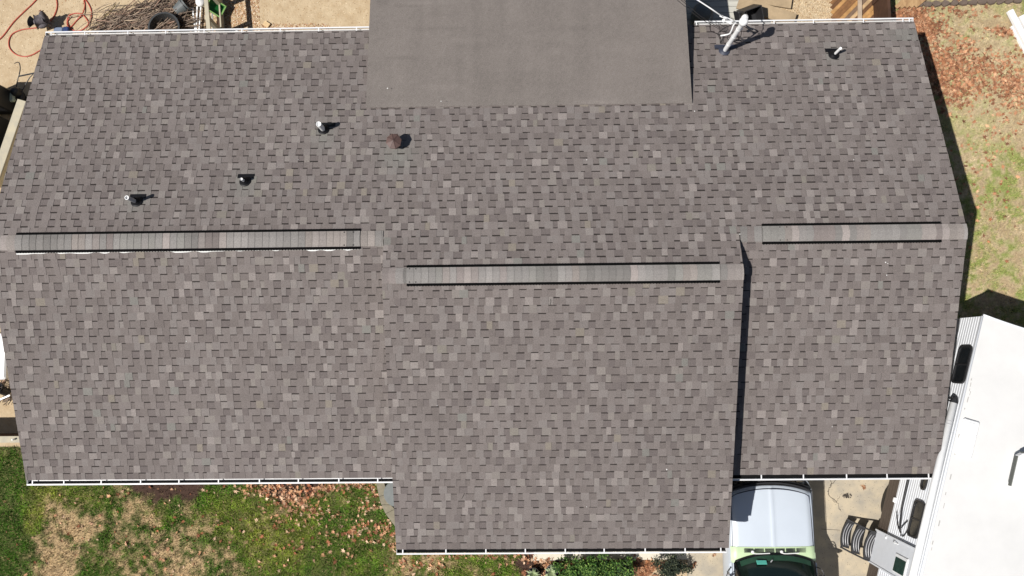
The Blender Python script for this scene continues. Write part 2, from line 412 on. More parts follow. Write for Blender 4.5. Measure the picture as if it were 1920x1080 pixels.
# porch roof (smooth rolled roofing)
SY, SZ, SS = 2.62, -.873+.016, .152
sx0a, sx1a = -2.733, 3.412; PY1 = 7.2
def zs(y): return SZ-SS*(y-SY)
ys = [SY, 3.45, 4.35, 5.3, 6.25, PY1]; V = []; Fq = []
for i in range(len(ys)-1):     # overlapped rolls, each lapped over the one below it
    y0, y1 = ys[i]-(.07 if i else 0), ys[i+1]; h = .004*(len(ys)-i); nx_, ny_ = 150, max(4, int((y1-y0)/.05)); n0 = len(V)
    for j in range(ny_+1):
        for k in range(nx_+1):
            x = sx0a+(sx1a-sx0a)*k/nx_; yy = y0+(y1-y0)*j/ny_
            if j == ny_: yy += .006*math.sin(x*9+i)+random.uniform(-.004, .004)
            if i == 0 and j == 0: yy += random.uniform(-.006, .006)
            V.append((x, yy, zs(yy)+h-.0035*(j == 0)+.0025*math.sin(x*2.1+i)*math.sin(yy*5)))
    for j in range(ny_):
        for k in range(nx_): a0 = n0+j*(nx_+1)+k; Fq.append((a0, a0+1, a0+nx_+2, a0+nx_+1))
    m0 = len(V)
    for k in range(nx_+1):
        p0 = V[n0+ny_*(nx_+1)+k]; V += [p0, (p0[0], p0[1]+.001, p0[2]-.012)]
    for k in range(nx_): Fq.append((m0+2*k, m0+2*k+2, m0+2*k+3, m0+2*k+1))
    for kx in (0, nx_):
        m0 = len(V)
        for j in range(ny_+1): p0 = V[n0+j*(nx_+1)+kx]; V += [p0, (p0[0], p0[1], p0[2]-.03)]
        for j in range(ny_): Fq.append((m0+2*j, m0+2*j+2, m0+2*j+3, m0+2*j+1))
V = np.array(V); vx, vy = V[:, 0], V[:, 1]
f = 1+.16*(fbm(vx*.25, vy, .35, 71)-.5)+.12*(fbm(vx, vy*.6, 1.6, 72)-.5)+.10*(vnoise(vx, vy*.1, .16, 73)-.5)+.10*(rng.random(len(vx))-.5)
for _ in range(30):
    cx_, cy_ = rng.uniform(sx0a, sx1a), rng.uniform(SY, 5.5); f += rng.uniform(-.16, .14)*np.exp(-((vx-cx_)/rng.uniform(.02, .5))**2-((vy-cy_)/rng.uniform(.02, .07))**2)
prf = mesh_obj('porch_roof', V, np.array(Fq), SHING, house, cols=np.array(srgb(140, 132, 126, .66)[:3])[None, :]*f[:, None]); prf['label'] = 'smooth flatter porch roof of grey rolled roofing at the back'
mb = MB(); mb.add([(sx0a+.01, SY+.12, zs(SY+.12)-.0), (sx1a-.01, SY+.12, zs(SY+.12)), (sx1a-.01, PY1-.01, zs(PY1)), (sx0a+.01, PY1-.01, zs(PY1)),
                   (sx0a+.01, SY+.12, zs(SY+.12)-.03), (sx1a-.01, SY+.12, zs(SY+.12)-.03), (sx1a-.01, PY1-.01, zs(PY1)-.16), (sx0a+.01, PY1-.01, zs(PY1)-.16)],
                  [(0, 1, 2, 3), (7, 6, 5, 4), (0, 4, 5, 1), (1, 5, 6, 2), (2, 6, 7, 3), (3, 7, 4, 0)])
mb.build('porch_rafter', WOODD, prf)
# filler cheek between porch roof and main roof on each side
for x in (sx0a+.06, sx1a-.06):
    mb = MB(); y1 = LB-.02
    mb.add([(x-.02, SY+.2, zs(SY+.2)-.03), (x-.02, y1, zs(y1)-.03), (x-.02, y1, zb(y1)-.01), (x+.02, SY+.2, zs(SY+.2)-.03), (x+.02, y1, zs(y1)-.03), (x+.02, y1, zb(y1)-.01)],
           [(0, 1, 2), (5, 4, 3), (0, 3, 4, 1), (1, 4, 5, 2), (2, 5, 3, 0)])
    mb.build('porch_cheek', WOODD, prf)
for x in (sx0a+.3, .4, sx1a-.2):
    MB().box((x, PY1-.25, (G+zs(PY1)-.16)/2), (.12, .12, zs(PY1)-.16-G)).build('porch_post', TRIMW, house)

# ---------------------------------------------------------------- gutters
DUST = mat('gutter_dust', (.16, .15, .14, 1), .9, noise=.6, scale=12)
SILT = mat('wet_black_silt', (.006, .006, .006, 1), .9, noise=.4, scale=30, spec=.1)
def gutter(x0, x1, yy, zz, sgn, hangs, label, closed=(1, 1), debris=None):
    """runs along X at the eave; sgn +1 opens beyond +Y"""
    W, D, T = .122, .095, .006
    mb = MB(); L = x1-x0; cx = (x0+x1)/2
    y = lambda d: yy+sgn*d
    mb.box((cx, y(.003), zz-.022-D/2), (L, .006, D))
    mb.box((cx, y(.055), zz-.022-D), (L, .098, T))
    mb.box((cx, y(.105), zz-.03-D*.75), (L, .006, D*.5), rx=sgn*.35)
    mb.box((cx, y(.118), zz-.03-D*.32), (L, .006, D*.5))
    mb.box((cx, y(.112), zz-.022), (L, .026, .010))
    for x, c in ((x0+.003, closed[0]), (x1-.003, closed[1])):
        if c: mb.box((x, y(.058), zz-.022-D/2), (.006, .116, D))
    g = mb.build('gutter', WHITE, house, label=label)
    if debris: MB().box((cx, y((debris[0]+debris[1])/2), zz-.022-D+.022), (L-.02, debris[1]-debris[0], .04)).build('gutter_silt', SILT if sgn < 0 else DUST, g)
    for h in hangs:
        MB().box((h, y(.052), zz-.019), (.024, .112, .010), bev=.003).build('gutter_hanger', WHITE, g)
    return g
def hx(pxs, py, z): return [at(p, py, z).x for p in pxs]
ze = zb(LB)
gutter(XL-.0, sx0a-.0, LB-.02, ze, 1, hx([95, 158, 239, 310, 382, 453, 525, 597, 668], 62, ze), 'gutter on the back eave left of the porch roof', (1, 1), (.006, .075))
gutter(px_x(1303, 44, ze), XR, LB-.02, ze, 1, hx([1306, 1452, 1526, 1620, 1694, 1706], 40, ze), 'gutter on the back eave right of the porch roof', (1, 1), (.006, .075))
ze = zf(-LF)
gutter(XL, CXL+.12, -LF+.02, ze, -1, hx([60, 119, 189, 263, 335, 409, 486, 559, 635, 708], 898, ze), 'gutter on the front eave of the left slope', (1, 0), (.066, .092))
gutter(CXR+.02, XR, -LF+.02, ze, -1, hx([1428, 1507, 1588, 1664, 1742], 890, ze), 'gutter on the front eave of the right slope', (1, 1), (.035, .093))
ze = zc(YF)
gutter(CXL, CXR-.04, YF+.02, ze, -1, hx([755, 836, 911, 985, 1060, 1133, 1210, 1285, 1352], 1030, ze), 'gutter on the lowest front eave in the middle', (1, 1), (.012, .095))

# ---------------------------------------------------------------- roof penetrations
NB = Vector((0, SI, CO)); DB = Vector((0, CO, -SI))
def on_back(px, py):
    d = CF+CR*((px-960)/F)+CU*((540-py)/F)
    t = (-M*CAM.y-CAM.z)/(d.z+M*d.y); return CAM+d*t
def boot(px, py, r, h, pm, hollow=True, wide=.30, lean=(0, 0), label='', off=(0, 0), rim=None):
    p = on_back(px, py); mb = MB()
    # exposed lower edge of the flashing plate, then the round collar
    q = p+DB*(.115)+NB*.013+Vector((off[0], 0, 0))
    mb.box(q, (wide, .085, .006), M=Matrix((Vector((1, 0, 0)), DB, NB)).transposed())
    mb.box(p+DB*.05+NB*.0135, (.2, .1, .006), M=Matrix((Vector((1, 0, 0)), DB, NB)).transposed())
    mb.lathe(p+NB*.012, [(.105, 0), (.105, .006), (.085, .016), (.078, .016), (.060, .045), (.054, .045), (r+.016, .085), (r+.004, .10), (r, .10)], 28, NB)
    b = mb.build('pipe_flashing', BLACKM, house, smooth=False, label=label)
    mb = MB(); ax = Vector((lean[0], lean[1], 1)).normalized()
    c = p+NB*.02
    if hollow: mb.lathe(c, [(r, 0), (r, h), (r*.80, h), (r*.80, h-.02), (.001, h-.02)], 24, ax)
    else: mb.lathe(c, [(r, 0), (r, h-.01), (r*.9, h), (.001, h+.004)], 24, ax)
    b2 = mb.build('pipe', pm, b, smooth=False)
    if rim:
        MB().lathe(c, [(r+.002, h-.02), (r+.004, h+.002), (r*.78, h+.002), (r*.78, h-.02)], 24, ax).build('pipe_rim', rim, b)
    return p
boot(607, 244, .047, .36, PVC, label='boot around the white vent pipe left of the brown vent cap', off=(.06, 0))
boot(460, 341, .024, .19, PVC, label='boot around the shortest vent pipe, between the other two on the left')
boot(257, 379, .034, .36, GREYP, label='boot around the grey vent pipe nearest the left ridge', rim=PVC, wide=.29)
boot(1563, 104, .026, .33, PVC, label='boot around the thin white vent pipe at the far right')
# brown vent cap
p = on_back(742, 271); mb = MB()
mb.lathe(p, [(.10, 0), (.10, .21)], 16)
mb.build('vent_stack', BROWN, house)
mb = MB(); top = p+Vector((0, 0, .25)); n = 8
vs = [top+Vector((0, 0, .05))]+[top+Vector((.145*math.cos(2*PI*(k+.3)/n), .145*math.sin(2*PI*(k+.3)/n), -.02)) for k in range(n)]+[top+Vector((.145*math.cos(2*PI*(k+.3)/n), .145*math.sin(2*PI*(k+.3)/n), -.05)) for k in range(n)]
mb.add(vs, [(0, 1+k, 1+(k+1) % n) for k in range(n)]+[(1+k, 1+n+k, 1+n+(k+1) % n, 1+(k+1) % n) for k in range(n)]+[tuple(range(2*n, n, -1))])
for k in range(n): mb.beam(vs[0], vs[1+k], .010, .010)
mb.build('vent_cap', BROWN, house, label='brown faceted metal vent cap on the back slope')

# bits of debris and sealant on the roof
mb = MB()
def on_front(px, py, mid):
    d = CF+CR*((px-960)/F)+CU*((540-py)/F); B_0 = 2*M*A_ if mid else 0; t = (M*CAM.y+B_0-CAM.z)/(d.z-M*d.y); return CAM+d*t
for px, py in ((741, 573), (722, 492), (640, 700), (1662, 516), (1664, 494), (1660, 492), (350, 640), (820, 760), (1250, 880), (200, 800), (1560, 800), (1100, 950)):
    p_ = on_front(px, py, 735 < px < 1388)+Vector((0, 0, .014)); mb.lathe(p_, [(random.uniform(.006, .013), 0), (.004, .006), (.001, .007)], 6)
for px, py in ((382, 153), (835, 48), (852, 60), (1302, 209), (450, 110), (730, 172), (829, 196), (1100, 300), (560, 300), (1600, 300)):
    p_ = rb_(px, py)+Vector((0, 0, .02 if not 690 < px < 1290 or py > 200 else .2)); mb.lathe(p_, [(random.uniform(.006, .012), 0), (.004, .006), (.001, .007)], 6)
o = mb.build('roof_debris', TRIMW, house); o['kind'] = 'stuff'
mb = MB()
for px, py, L, a in ((868, 930, .12, 1.1), (933, 964, .05, .9), (290, 488, .08, -1.2), (1032, 566, .1, 1.5), (1340, 955, .1, 1.55), (720, 587, .12, 1.5)):
    p_ = on_front(px, py, 735 < px < 1388)+Vector((0, 0, .016)); v_ = Vector((math.cos(a), math.sin(a)*CO, math.sin(a)*SI))*L/2
    mb.tube([p_-v_, p_+Vector((.006, 0, .004)), p_+v_], .004, 5)
o = mb.build('roof_debris', WIRE, house); o['kind'] = 'stuff'
# service mast
p = on_back(1358, 96)
mb = MB(); R3 = Matrix((Vector((1, 0, 0)), DB, NB)).transposed()
mb.box(p+DB*.10+NB*.014+Vector((.03, 0, 0)), (.42, .09, .006), M=R3)
mb.box(p+DB*.03+NB*.0145, (.22, .1, .006), M=R3)
mb.lathe(p+NB*.012, [(.11, 0), (.10, .012), (.07, .03), (.055, .06), (.048, .10), (.042, .10)], 24, NB)
fl = mb.build('mast_flashing', NAVYM, house, label='dark flashing at the foot of the service mast')
MH = 1.33
mast = MB().lathe(p, [(.042, 0), (.042, MH)], 20).build('service_mast', PVC, house, smooth=True, label='white service mast beside the porch roof')
mt = p+Vector((0, 0, MH))
mb = MB(); mb.lathe(mt+Vector((0, 0, -.06)), [(.052, 0), (.055, .05), (.075, .08), (.080, .13), (.07, .17), (.045, .20), (.001, .21)], 20)
mb.lathe(mt+Vector((.02, .06, .02)), [(.06, 0), (.062, .05), (.05, .1), (.001, .12)], 14)
mb.build('weather_head', PVC, mast, smooth=True)
for h in (.35, .72, 1.05): MB().lathe(p+Vector((0, 0, h)), [(.043, 0), (.048, .004), (.048, .022), (.043, .034)], 16).build('mast_clamp', PVC, mast)
mb = MB()
mb.tube([p+Vector((0, 0, .42)), p+Vector((.0, -.005, .42))+Vector((.055, 0, 0))], .012)
mb.build('clamp_bolt', GREYP, mast)
q = lambda px, py, z: at(px, py, z)
# white conduit bracket and insulators, black drip loops
mb = MB()
mb.tube(catmull([q(1351, 67, -.55), q(1360, 65.5, -.52), q(1368, 63, -.42), q(1372, 56, -.3), q(1375, 48, -.2), q(1379, 42, -.12)], 5), .014, 8)
mb.build('bracket_arm', PVC, mast, smooth=True)
mb = MB()
for i_, pts_ in enumerate(([q(1378, 41, -.1), q(1372, 37, -.05), q(1362, 33, 0), q(1354, 31, .02)], [q(1378, 43, -.14), q(1370, 43, -.1), q(1360, 40, -.06)])): MB().tube(pts_, .012, 8).build('cable_hook', PVC, mast, smooth=True)
for c_, r_ in ((q(1357, 39, -.06), .035), (q(1370, 43.5, -.1), .026), (q(1394, 47, -.25), .022), (q(1391, 54, -.35), .022)): MB().lathe(c_, [(.001, -r_), (r_*.9, -r_*.5), (r_, r_*.3), (r_*.6, r_), (.001, r_*1.15)], 12).build('insulator', PVC, mast, smooth=True)
mb = MB()
def loop(pts, r=.006): mb.tube(catmull(pts, 6), r, 6)
loop([q(1386, 50, -.3), q(1396, 50, -.5), q(1404, 55, -.8), q(1414, 60, -1.05), q(1420, 61, -1.2)])
loop([q(1388, 52, -.35), q(1390, 62, -.7), q(1386, 73, -1.0), q(1375, 78, -1.15), q(1366, 74, -1.1)])
loop([q(1378, 58, -.55), q(1386, 74, -1.0), q(1394, 79, -1.2), q(1406, 78, -1.3)])
loop([q(1375, 60, -.6), q(1366, 66, -.8), q(1364, 73, -1.0), q(1376, 77, -1.1), q(1384, 73, -1)])
loop([q(1388, 47, -.2), q(1398, 40, -.4), q(1401, 30, -.5), q(1398, 22, -.55), q(1392, 26, -.3), q(1388, 36, -.05)])
mb.build('drip_loop', WIRE, mast)
cab = MB(); a = q(1356, 32, .02); b = q(1332, 15.5, .12); c = a+(q(1305, -2, .25)-a)*1.9
cab.tube([a, b, q(1305, -2, .25), c], .012, 8)
cab.tube([q(1364, 36, -.02), q(1350, 29, .03)], .02, 8)
o = cab.build('power_cable', PVC, None, smooth=True); tag(o, 'white overhead service cable running from the roof mast out past the porch roof', 'cable')
cab = MB()
s1 = q(1369, 64, -.6)
for k, dz in ((0, 0), (1, -.03)):
    e = q(1262-4*k, -6+4*k, -.5)
    cab.tube([s1+Vector((0, 0, dz)), s1.lerp(e, .5)+Vector((0, 0, dz-.05)), e+Vector((-1.2, 1.1, dz+.1))], .0055, 6)
o = cab.build('phone_wire', WIRE); tag(o, 'pair of thin black wires stretched from the mast across the porch roof corner', 'wire')
cab = MB()
for k in range(2):
    cab.tube(catmull([q(1331+k, 17, .10), q(1335+k*2, 27, -.3), q(1331+k*2, 45, -.75), q(1333, 58, -1.0), q(1345+k*2, 64, -1.1), q(1350+2*k, 74, -1.2), q(1352+2*k, 84, -1.32)], 6), .0055, 6)
cab.tube(catmull([q(1347, 42, -.9), q(1350, 60, -1.1), q(1350, 84, -1.33)], 6), .005, 6)
o = cab.build('ground_wire', WIRE); tag(o, 'loose looped black wires hanging down onto the foot of the white mast', 'wire')

# ---------------------------------------------------------------- ground
mb = MB(); mb.add([(-400, -400, G), (400, -400, G), (400, 400, G), (-400, 400, G)], [(0, 1, 2, 3)])
g = mb.build('ground', GROUNDM); g['kind'] = 'structure'

# lawns: a soil sheet tinted per point, blades of grass on it
def blobs(L, x, y):
    s = np.zeros_like(x)
    for px, py, r, wgt in L:
        c = at(px, py, G); R = r/85
        d = ((x-c.x)**2+(y-c.y)**2)/(R*R); s = np.maximum(s, wgt*np.exp(-d**1.5))
    return s
DRY_L = [(125, 975, 50, 1), (115, 1030, 55, 1.1), (105, 1075, 50, 1), (165, 985, 40, 1), (155, 1000, 30, 1.3), (245, 950, 55, .8), (260, 1010, 62, .85), (300, 1060, 80, .95), (355, 1010, 60, .85), (330, 960, 45, .6), (230, 1040, 45, .7), (230, 935, 40, .6),
         (440, 1045, 80, .5), (500, 1070, 70, .5), (760, 1065, 60, .6), (830, 1060, 60, .5), (890, 1070, 60, .45), (30, 1075, 20, .4), (500, 965, 50, .3)]
MULCH = [(275, 905, 38, 1.0), (310, 906, 42, 1.1), (350, 905, 38, 1.0), (535, 902, 50, .9), (575, 900, 40, .9), (160, 1000, 1, 0), (1040, 1070, 60, 1.3), (1100, 1075, 60, 1), (1000, 1062, 35, 1)]
YEL_L = [(75, 960, 25, .8), (90, 930, 40, .7), (60, 990, 20, .7), (130, 905, 60, .5), (300, 960, 30, .5), (420, 980, 60, .5), (480, 1000, 60, .5), (560, 1010, 60, .4), (640, 1050, 60, .45)]
def lawn_left(x, y):
    n = fbm(x, y, .55, 3); n2 = fbm(x, y, .18, 9); n3 = vnoise(x, y, 1.3, 31)
    n4 = vnoise(x, y, .07, 57)
    dry = np.clip((blobs(DRY_L, x, y)*.95+(n-.5)*1.0+(n2-.5)*1.2+(n4-.5)*.8-.44)*1.8, 0, 1)
    mu = np.clip((blobs(MULCH, x, y)+(n2-.5)*.9-.4)*3, 0, 1)
    ye = np.clip(blobs(YEL_L, x, y)+(n3-.5)*.8+(n2-.5)*.8, 0, 1)
    return dry, mu, ye
DRY_R = [(1760, 40, 60, 1), (1860, 110, 60, 1), (1780, 130, 60, .9), (1900, 200, 60, 1), (1800, 230, 50, .8), (1860, 240, 60, .8), (1850, 30, 60, .9)]
def lawn_right(x, y):
    n = fbm(x, y, .7, 13); n2 = fbm(x, y, .17, 19); n3 = vnoise(x, y, .06, 23)
    gr = np.clip((n-.38)*1.5+(n2-.5)*2.6+(n3-.5)*1.3+.1, 0, 1)
    gr = np.clip(gr*np.clip(1.05-blobs(DRY_R, x, y)*.7, .2, 1)*1.15, 0, 1)
    return gr, n2
def lerp(a, b, t): t = t[:, None]; return np.asarray(a)*(1-t)+np.asarray(b)*t
c3 = lambda r, g, b, k=1: np.array(srgb(r, g, b, k)[:3])
def lawn_cols(side, x, y, blade):
    if side == 'L':
        dry, mu, ye = lawn_left(x, y); gn = lerp(c3(82, 124, 36), c3(158, 168, 66), ye)
        col = lerp(gn, c3(196, 170, 132), dry)
        dk = vnoise(x, y, .11, 91); col = col*(.45+1.0*dk[:, None]) if blade else col
        if not blade: col = lerp(lerp(c3(88, 96, 48), c3(120, 118, 66), ye), c3(196, 168, 126), dry)
        col = lerp(col, c3(78, 58, 48), mu)
    else:
        gr, n2 = lawn_right(x, y); col = lerp(lerp(c3(186, 164, 128), c3(220, 200, 162), np.clip(n2*2.2-.6, 0, 1)), c3(150, 160, 88), gr)
    return col*(.70 if side == 'L' else .66)
def lawn_sheet(name, side, poly_px, step, inside):
    xs = [at(px, py, G) for px, py in poly_px]
    x0, x1 = min(p.x for p in xs), max(p.x for p in xs); y0, y1 = min(p.y for p in xs), max(p.y for p in xs)
    nx = int((x1-x0)/step)+1; ny = int((y1-y0)/step)+1
    gx, gy = np.meshgrid(np.linspace(x0, x1, nx), np.linspace(y0, y1, ny)); X = gx.ravel(); Y = gy.ravel()
    Z = G+.006+.03*fbm(X, Y, .4, 5)*inside(X, Y)
    idx = np.arange(nx*ny).reshape(ny, nx); Fq = np.stack([idx[:-1, :-1], idx[:-1, 1:], idx[1:, 1:], idx[1:, :-1]], -1).reshape(-1, 4)
    cx = X[Fq].mean(1); cy = Y[Fq].mean(1); Fq = Fq[inside(cx, cy) > 0]
    o = mesh_obj(name, np.stack([X, Y, Z], -1), Fq, LAWNM, cols=lawn_cols(side, X, Y, False)); o['kind'] = 'structure'
    return o
gl = at(1002, 1045, G)
def in_left(x, y):
    e = (fbm(x, y, .3, 77)-.5)*.25
    a = (x > -12.6) & (x < gl.x+1.7) & (y < -3.95-.0*x) & (y > -7.8)
    return a.astype(float)
grass_top = -.2
def in_right(x, y):
    e = (fbm(x, y, .3, 78)-.5)*.3
    return ((x > 8.05+e) & (x < 12.8) & (y > -2.6) & (y < 7.2)).astype(float)
lawn_sheet('front_lawn', 'L', [(-60, 830), (1180, 1130)], .05, in_left)
lawn_sheet('side_lawn', 'R', [(1660, -60), (1990, 640)], .05, in_right)
def blades(name, side, box, dens, inside, label, lmin, lmax):
    x0, x1, y0, y1 = box; N = int((x1-x0)*(y1-y0)*dens)
    X = rng.uniform(x0, x1, N); Y = rng.uniform(y0, y1, N); k = inside(X, Y) > 0
    if side == 'L':
        dry, mu, ye = lawn_left(X, Y); k &= rng.random(N) > np.maximum(dry*.6, mu*.9)
        cl = fbm(X, Y, .16, 41); 
    else:
        gr, n2 = lawn_right(X, Y); k &= rng.random(N) < (.35+.65*gr); cl = fbm(X, Y, .16, 42)
    X = X[k]; Y = Y[k]; cl = cl[k]; N = len(X)
    L = rng.uniform(lmin, lmax, N)*(.35+1.3*cl); wd = rng.uniform(.004, .0095, N); az = rng.uniform(0, 2*PI, N); tl = rng.uniform(.25, 1.35, N)
    dx, dy = np.cos(az), np.sin(az); z = G+.012
    B0 = np.stack([X-dy*wd, Y+dx*wd, np.full(N, z)], -1); B1 = np.stack([X+dy*wd, Y-dx*wd, np.full(N, z)], -1)
    T = np.stack([X+dx*np.sin(tl)*L, Y+dy*np.sin(tl)*L, z+np.cos(tl)*L+.004], -1)
    V = np.stack([B0, B1, T], 1).reshape(-1, 3); Fq = np.arange(3*N).reshape(N, 3)
    col = lawn_cols(side, X, Y, True)*rng.uniform(.45, 1.75, (N, 1))*(.5+1.0*cl[:, None])
    straw = rng.random(N) < (.10 if side == 'L' else .25); col[straw] = c3(205, 182, 130)*.7
    o = mesh_obj(name, V, Fq, GRASSM, cols=np.repeat(col, 3, 0)); o['kind'] = 'stuff'; o['label'] = label; o['category'] = 'grass'
    return o
blades('lawn_grass', 'L', (-12.6, gl.x+.1, -7.6, -3.98), 5200, in_left, 'green grass with dry patches in front of the left half of the house', .035, .095)
blades('side_grass', 'R', (8.0, 12.6, -2.2, 7.0), 3800, in_right, 'thin dry grass with green tufts to the right of the house', .025, .06)

# fallen leaves
def leaf_field(name, spots, label, cols, n_each=1.0, ramp=None):
    V = []; Fq = []; Cc = []
    for px, py, rx, ry, n in spots:
        for _ in range(int(n*n_each)):
            ax, ay = random.gauss(0, .5), random.gauss(0, .5)
            p = at(px+ax*rx, py+ay*ry, G); s = random.uniform(.026, .066); a = random.uniform(0, 2*PI)
            M3 = Matrix.Rotation(a, 3, 'Z') @ Matrix.Rotation(random.uniform(-.7, .7), 3, 'X') @ Matrix.Rotation(random.uniform(-.7, .7), 3, 'Y')
            z = G+random.uniform(.03, .055); n0 = len(V)
            out = [(1.25, 0), (.45, .22), (.55, .75), (.05, .35), (-.5, .6), (-.35, .12), (-1.1, .0), (-.35, -.14), (-.5, -.6), (.05, -.35), (.5, -.8), (.45, -.2)]
            for u, v in out:
                q_ = M3 @ Vector((u*s*random.uniform(.8, 1.2), v*s, abs(v)*s*.5)); V.append((p.x+q_.x, p.y+q_.y, z+q_.z))
            V.append((p.x, p.y, z)); c = random.choice(cols); j = random.uniform(.6, 1.25)*.8; Cc += [(c[0]*j, c[1]*j, c[2]*j)]*13
            for i in range(12): Fq.append((n0+12, n0+i, n0+(i+1) % 12))
    o = mesh_obj(name, V, np.array(Fq), LEAFM, cols=np.array(Cc)); o['kind'] = 'stuff'; o['label'] = label; o['category'] = 'leaves'
    return o
LC1 = [srgb(228, 182, 148), srgb(208, 156, 120), srgb(240, 204, 170), srgb(180, 116, 84), srgb(216, 166, 126), srgb(150, 96, 70)]
LC2 = [srgb(188, 138, 104), srgb(160, 108, 78), srgb(210, 168, 132), srgb(140, 96, 72), srgb(200, 150, 115), srgb(176, 122, 86)]
leaf_field('fallen_leaves', [(490, 912, 50, 10, 55), (540, 930, 50, 22, 120), (565, 945, 30, 18, 60), (600, 920, 40, 14, 45), (625, 912, 25, 10, 45), (680, 905, 45, 10, 80), (700, 915, 30, 16, 40), (590, 955, 30, 14, 25),
    (545, 975, 40, 15, 18), (620, 980, 60, 25, 22), (680, 985, 35, 14, 35), (665, 998, 22, 12, 22), (720, 990, 25, 18, 30), (735, 1010, 12, 25, 20), (700, 1010, 40, 20, 16), (690, 945, 30, 15, 30),
    (330, 920, 200, 12, 16), (330, 1010, 500, 110, 150), (560, 990, 260, 90, 120), (560, 1040, 250, 40, 20), (790, 1058, 60, 18, 45), (870, 1040, 90, 8, 35), (960, 1045, 50, 12, 35), (1010, 1052, 25, 8, 30), (500, 925, 60, 12, 40)],
    'tan oak leaves scattered over the front lawn under the left eave', LC1)
leaf_field('leaf_litter', [(1195, 1066, 34, 18, 420), (1225, 1060, 30, 10, 120), (1160, 1058, 20, 12, 60), (1055, 1060, 60, 10, 90), (1030, 1075, 60, 10, 60), (1100, 1055, 60, 8, 50)], 'thick brown leaf litter in the planting bed between the shrubs', LC2)
leaf_field('windblown_leaves', [(1740, 120, 60, 50, 330), (1770, 180, 60, 40, 200), (1840, 120, 90, 40, 330), (1890, 170, 40, 40, 160), (1702, 28, 26, 16, 420), (1720, 45, 22, 22, 380), (1738, 60, 22, 20, 200), (1760, 60, 30, 20, 60), (1780, 110, 60, 40, 220), (1800, 160, 50, 40, 260), (1860, 150, 60, 40, 200), (1890, 60, 40, 10, 120), (1910, 170, 30, 40, 160), (1770, 140, 40, 50, 200), (1880, 250, 60, 50, 60), (1830, 300, 60, 100, 60), (1790, 20, 60, 14, 60), (1860, 380, 80, 130, 40), (1760, 40, 200, 40, 60)],
    'orange-brown leaves drifted on the side yard right of the roof', LC2)
for i, (px, py, g_) in enumerate([(1319+300, 912, 0), (1355-17, 1040, 1), (1300, 1055, 1), (1295, 1062, 1)]):
    o = leaf_field('oak_leaf', [(px, py, 4, 3, 5)], '', LC2); del o['kind']
    tag(o, ['cluster of brown leaves on the driveway between truck and trailer', 'brown leaf on the driveway beside the truck door', 'upper small brown leaf on the driveway right of the shrubs', 'lower small brown leaf on the driveway right of the shrubs'][i], 'leaf')

# concrete: driveway, garage apron
def slab(name, pts, z0, z1, m): return MB().prism([(p[0], p[1]) for p in pts], z0, z1).build(name, m)
d = slab('driveway', [(at(1292, 1030, G).x, -5.3), (at(1292, 1030, G).x, -5.75), (at(1272, 1090, G).x, -10), (14, -10), (14, -3.9), (CXR-.2, -3.9), (CXR-.2, -5.3)], G-.1, G+.03, CONC); d['kind'] = 'structure'
d = slab('garage_apron', [(at(1000, 1049, G).x, -5.3), (at(1000, 1049, G).x, at(1000, 1050, G).y), (at(1291, 1047, G).x, at(1291, 1048, G).y), (at(1291, 1047, G).x, -5.3)], G-.1, G+.045, CONCW); d['kind'] = 'structure'
# cracks and joint in the driveway, thin dark fillets lying in the slab
CR_ = mat('crack_dirt', (.05, .042, .035, 1), .95, noise=.4, scale=30)
mb = MB()
def crack(pts, wd):
    pts = [at(px, py, G+.031) for px, py in pts]; out = []
    for i in range(len(pts)-1):
        a, b = pts[i], pts[i+1]; n = 6
        for k in range(n): t = k/n; out.append(a.lerp(b, t)+Vector((random.uniform(-.018, .018), random.uniform(-.018, .018), 0)))
    out.append(pts[-1])
    for a, b in zip(out, out[1:]): mb.beam(a, b, wd*random.uniform(.5, 1.4), .003)
crack([(1556, 898), (1560, 905), (1556, 912), (1552, 925), (1560, 935), (1572, 945), (1576, 958)], .010)
crack([(1572, 898), (1562, 905), (1558, 912)], .008); crack([(1560, 935), (1568, 942), (1574, 930)], .006)
mb.beam(at(1540, 992, G+.031), at(1575, 994, G+.031), .008, .003)
o = mb.build('driveway_crack', CR_); o['kind'] = 'structure'
mb = MB()
for _ in range(60):
    p = at(1587+random.gauss(0, 4), 929+random.gauss(0, 2.5), G+.031); mb.lathe(p, [(.012*random.uniform(.4, 1.6), 0), (.001, .003)], 6)
for _ in range(420):
    p = at(random.uniform(1540, 1665), random.uniform(896, 1080), G+.031); mb.lathe(p, [(.005*random.uniform(.4, 1.4), 0), (.001, .003)], 5)
for _ in range(120):
    p = at(random.uniform(1292, 1345), random.uniform(1036, 1080), G+.031); mb.lathe(p, [(.004*random.uniform(.4, 1.4), 0), (.001, .003)], 5)
o = mb.build('driveway_grit', CR_); o['kind'] = 'stuff'; o['label'] = 'dark oil spot and grit on the driveway concrete'; o['category'] = 'grit'

# curved paver edging and the round grey lid beside the garage
edge = [((706, 903), (722, 903)), ((712, 930), (727, 925)), ((716, 945), (734, 945)), ((724, 962), (742, 953)), ((745, 990), (752, 962))]
for i in range(len(edge)-1):
    a, b = edge[i]; c, dd = edge[i+1]; j = .012
    pts = [at(*a, G), at(*b, G), at(*dd, G), at(*c, G)]; cen = sum(pts, Vector())/4; pts = [cen+(p_-cen)*(1-j) for p_ in pts]
    o = MB().prism([(p_.x, p_.y) for p_ in pts], G-.05, G+.09).build('paver', STONE, None, bevel=.012)
    tag(o, ['topmost grey-tan paver of the curved edging, just under the left gutter', 'second paver down in the curved edging left of the garage roof', 'third paver down in the curved edging, before the seam', 'lowest paver of the curved edging, tapering under the garage eave'][i], 'paver', 'pavers of the curved edging')
mb = MB(); mb.lathe(at(744, 925, -3.1), [(.26, -.64), (.24, -.04), (.275, -.03), (.275, .01), (.26, .025), (.05, .035), (.001, .035)], 28)
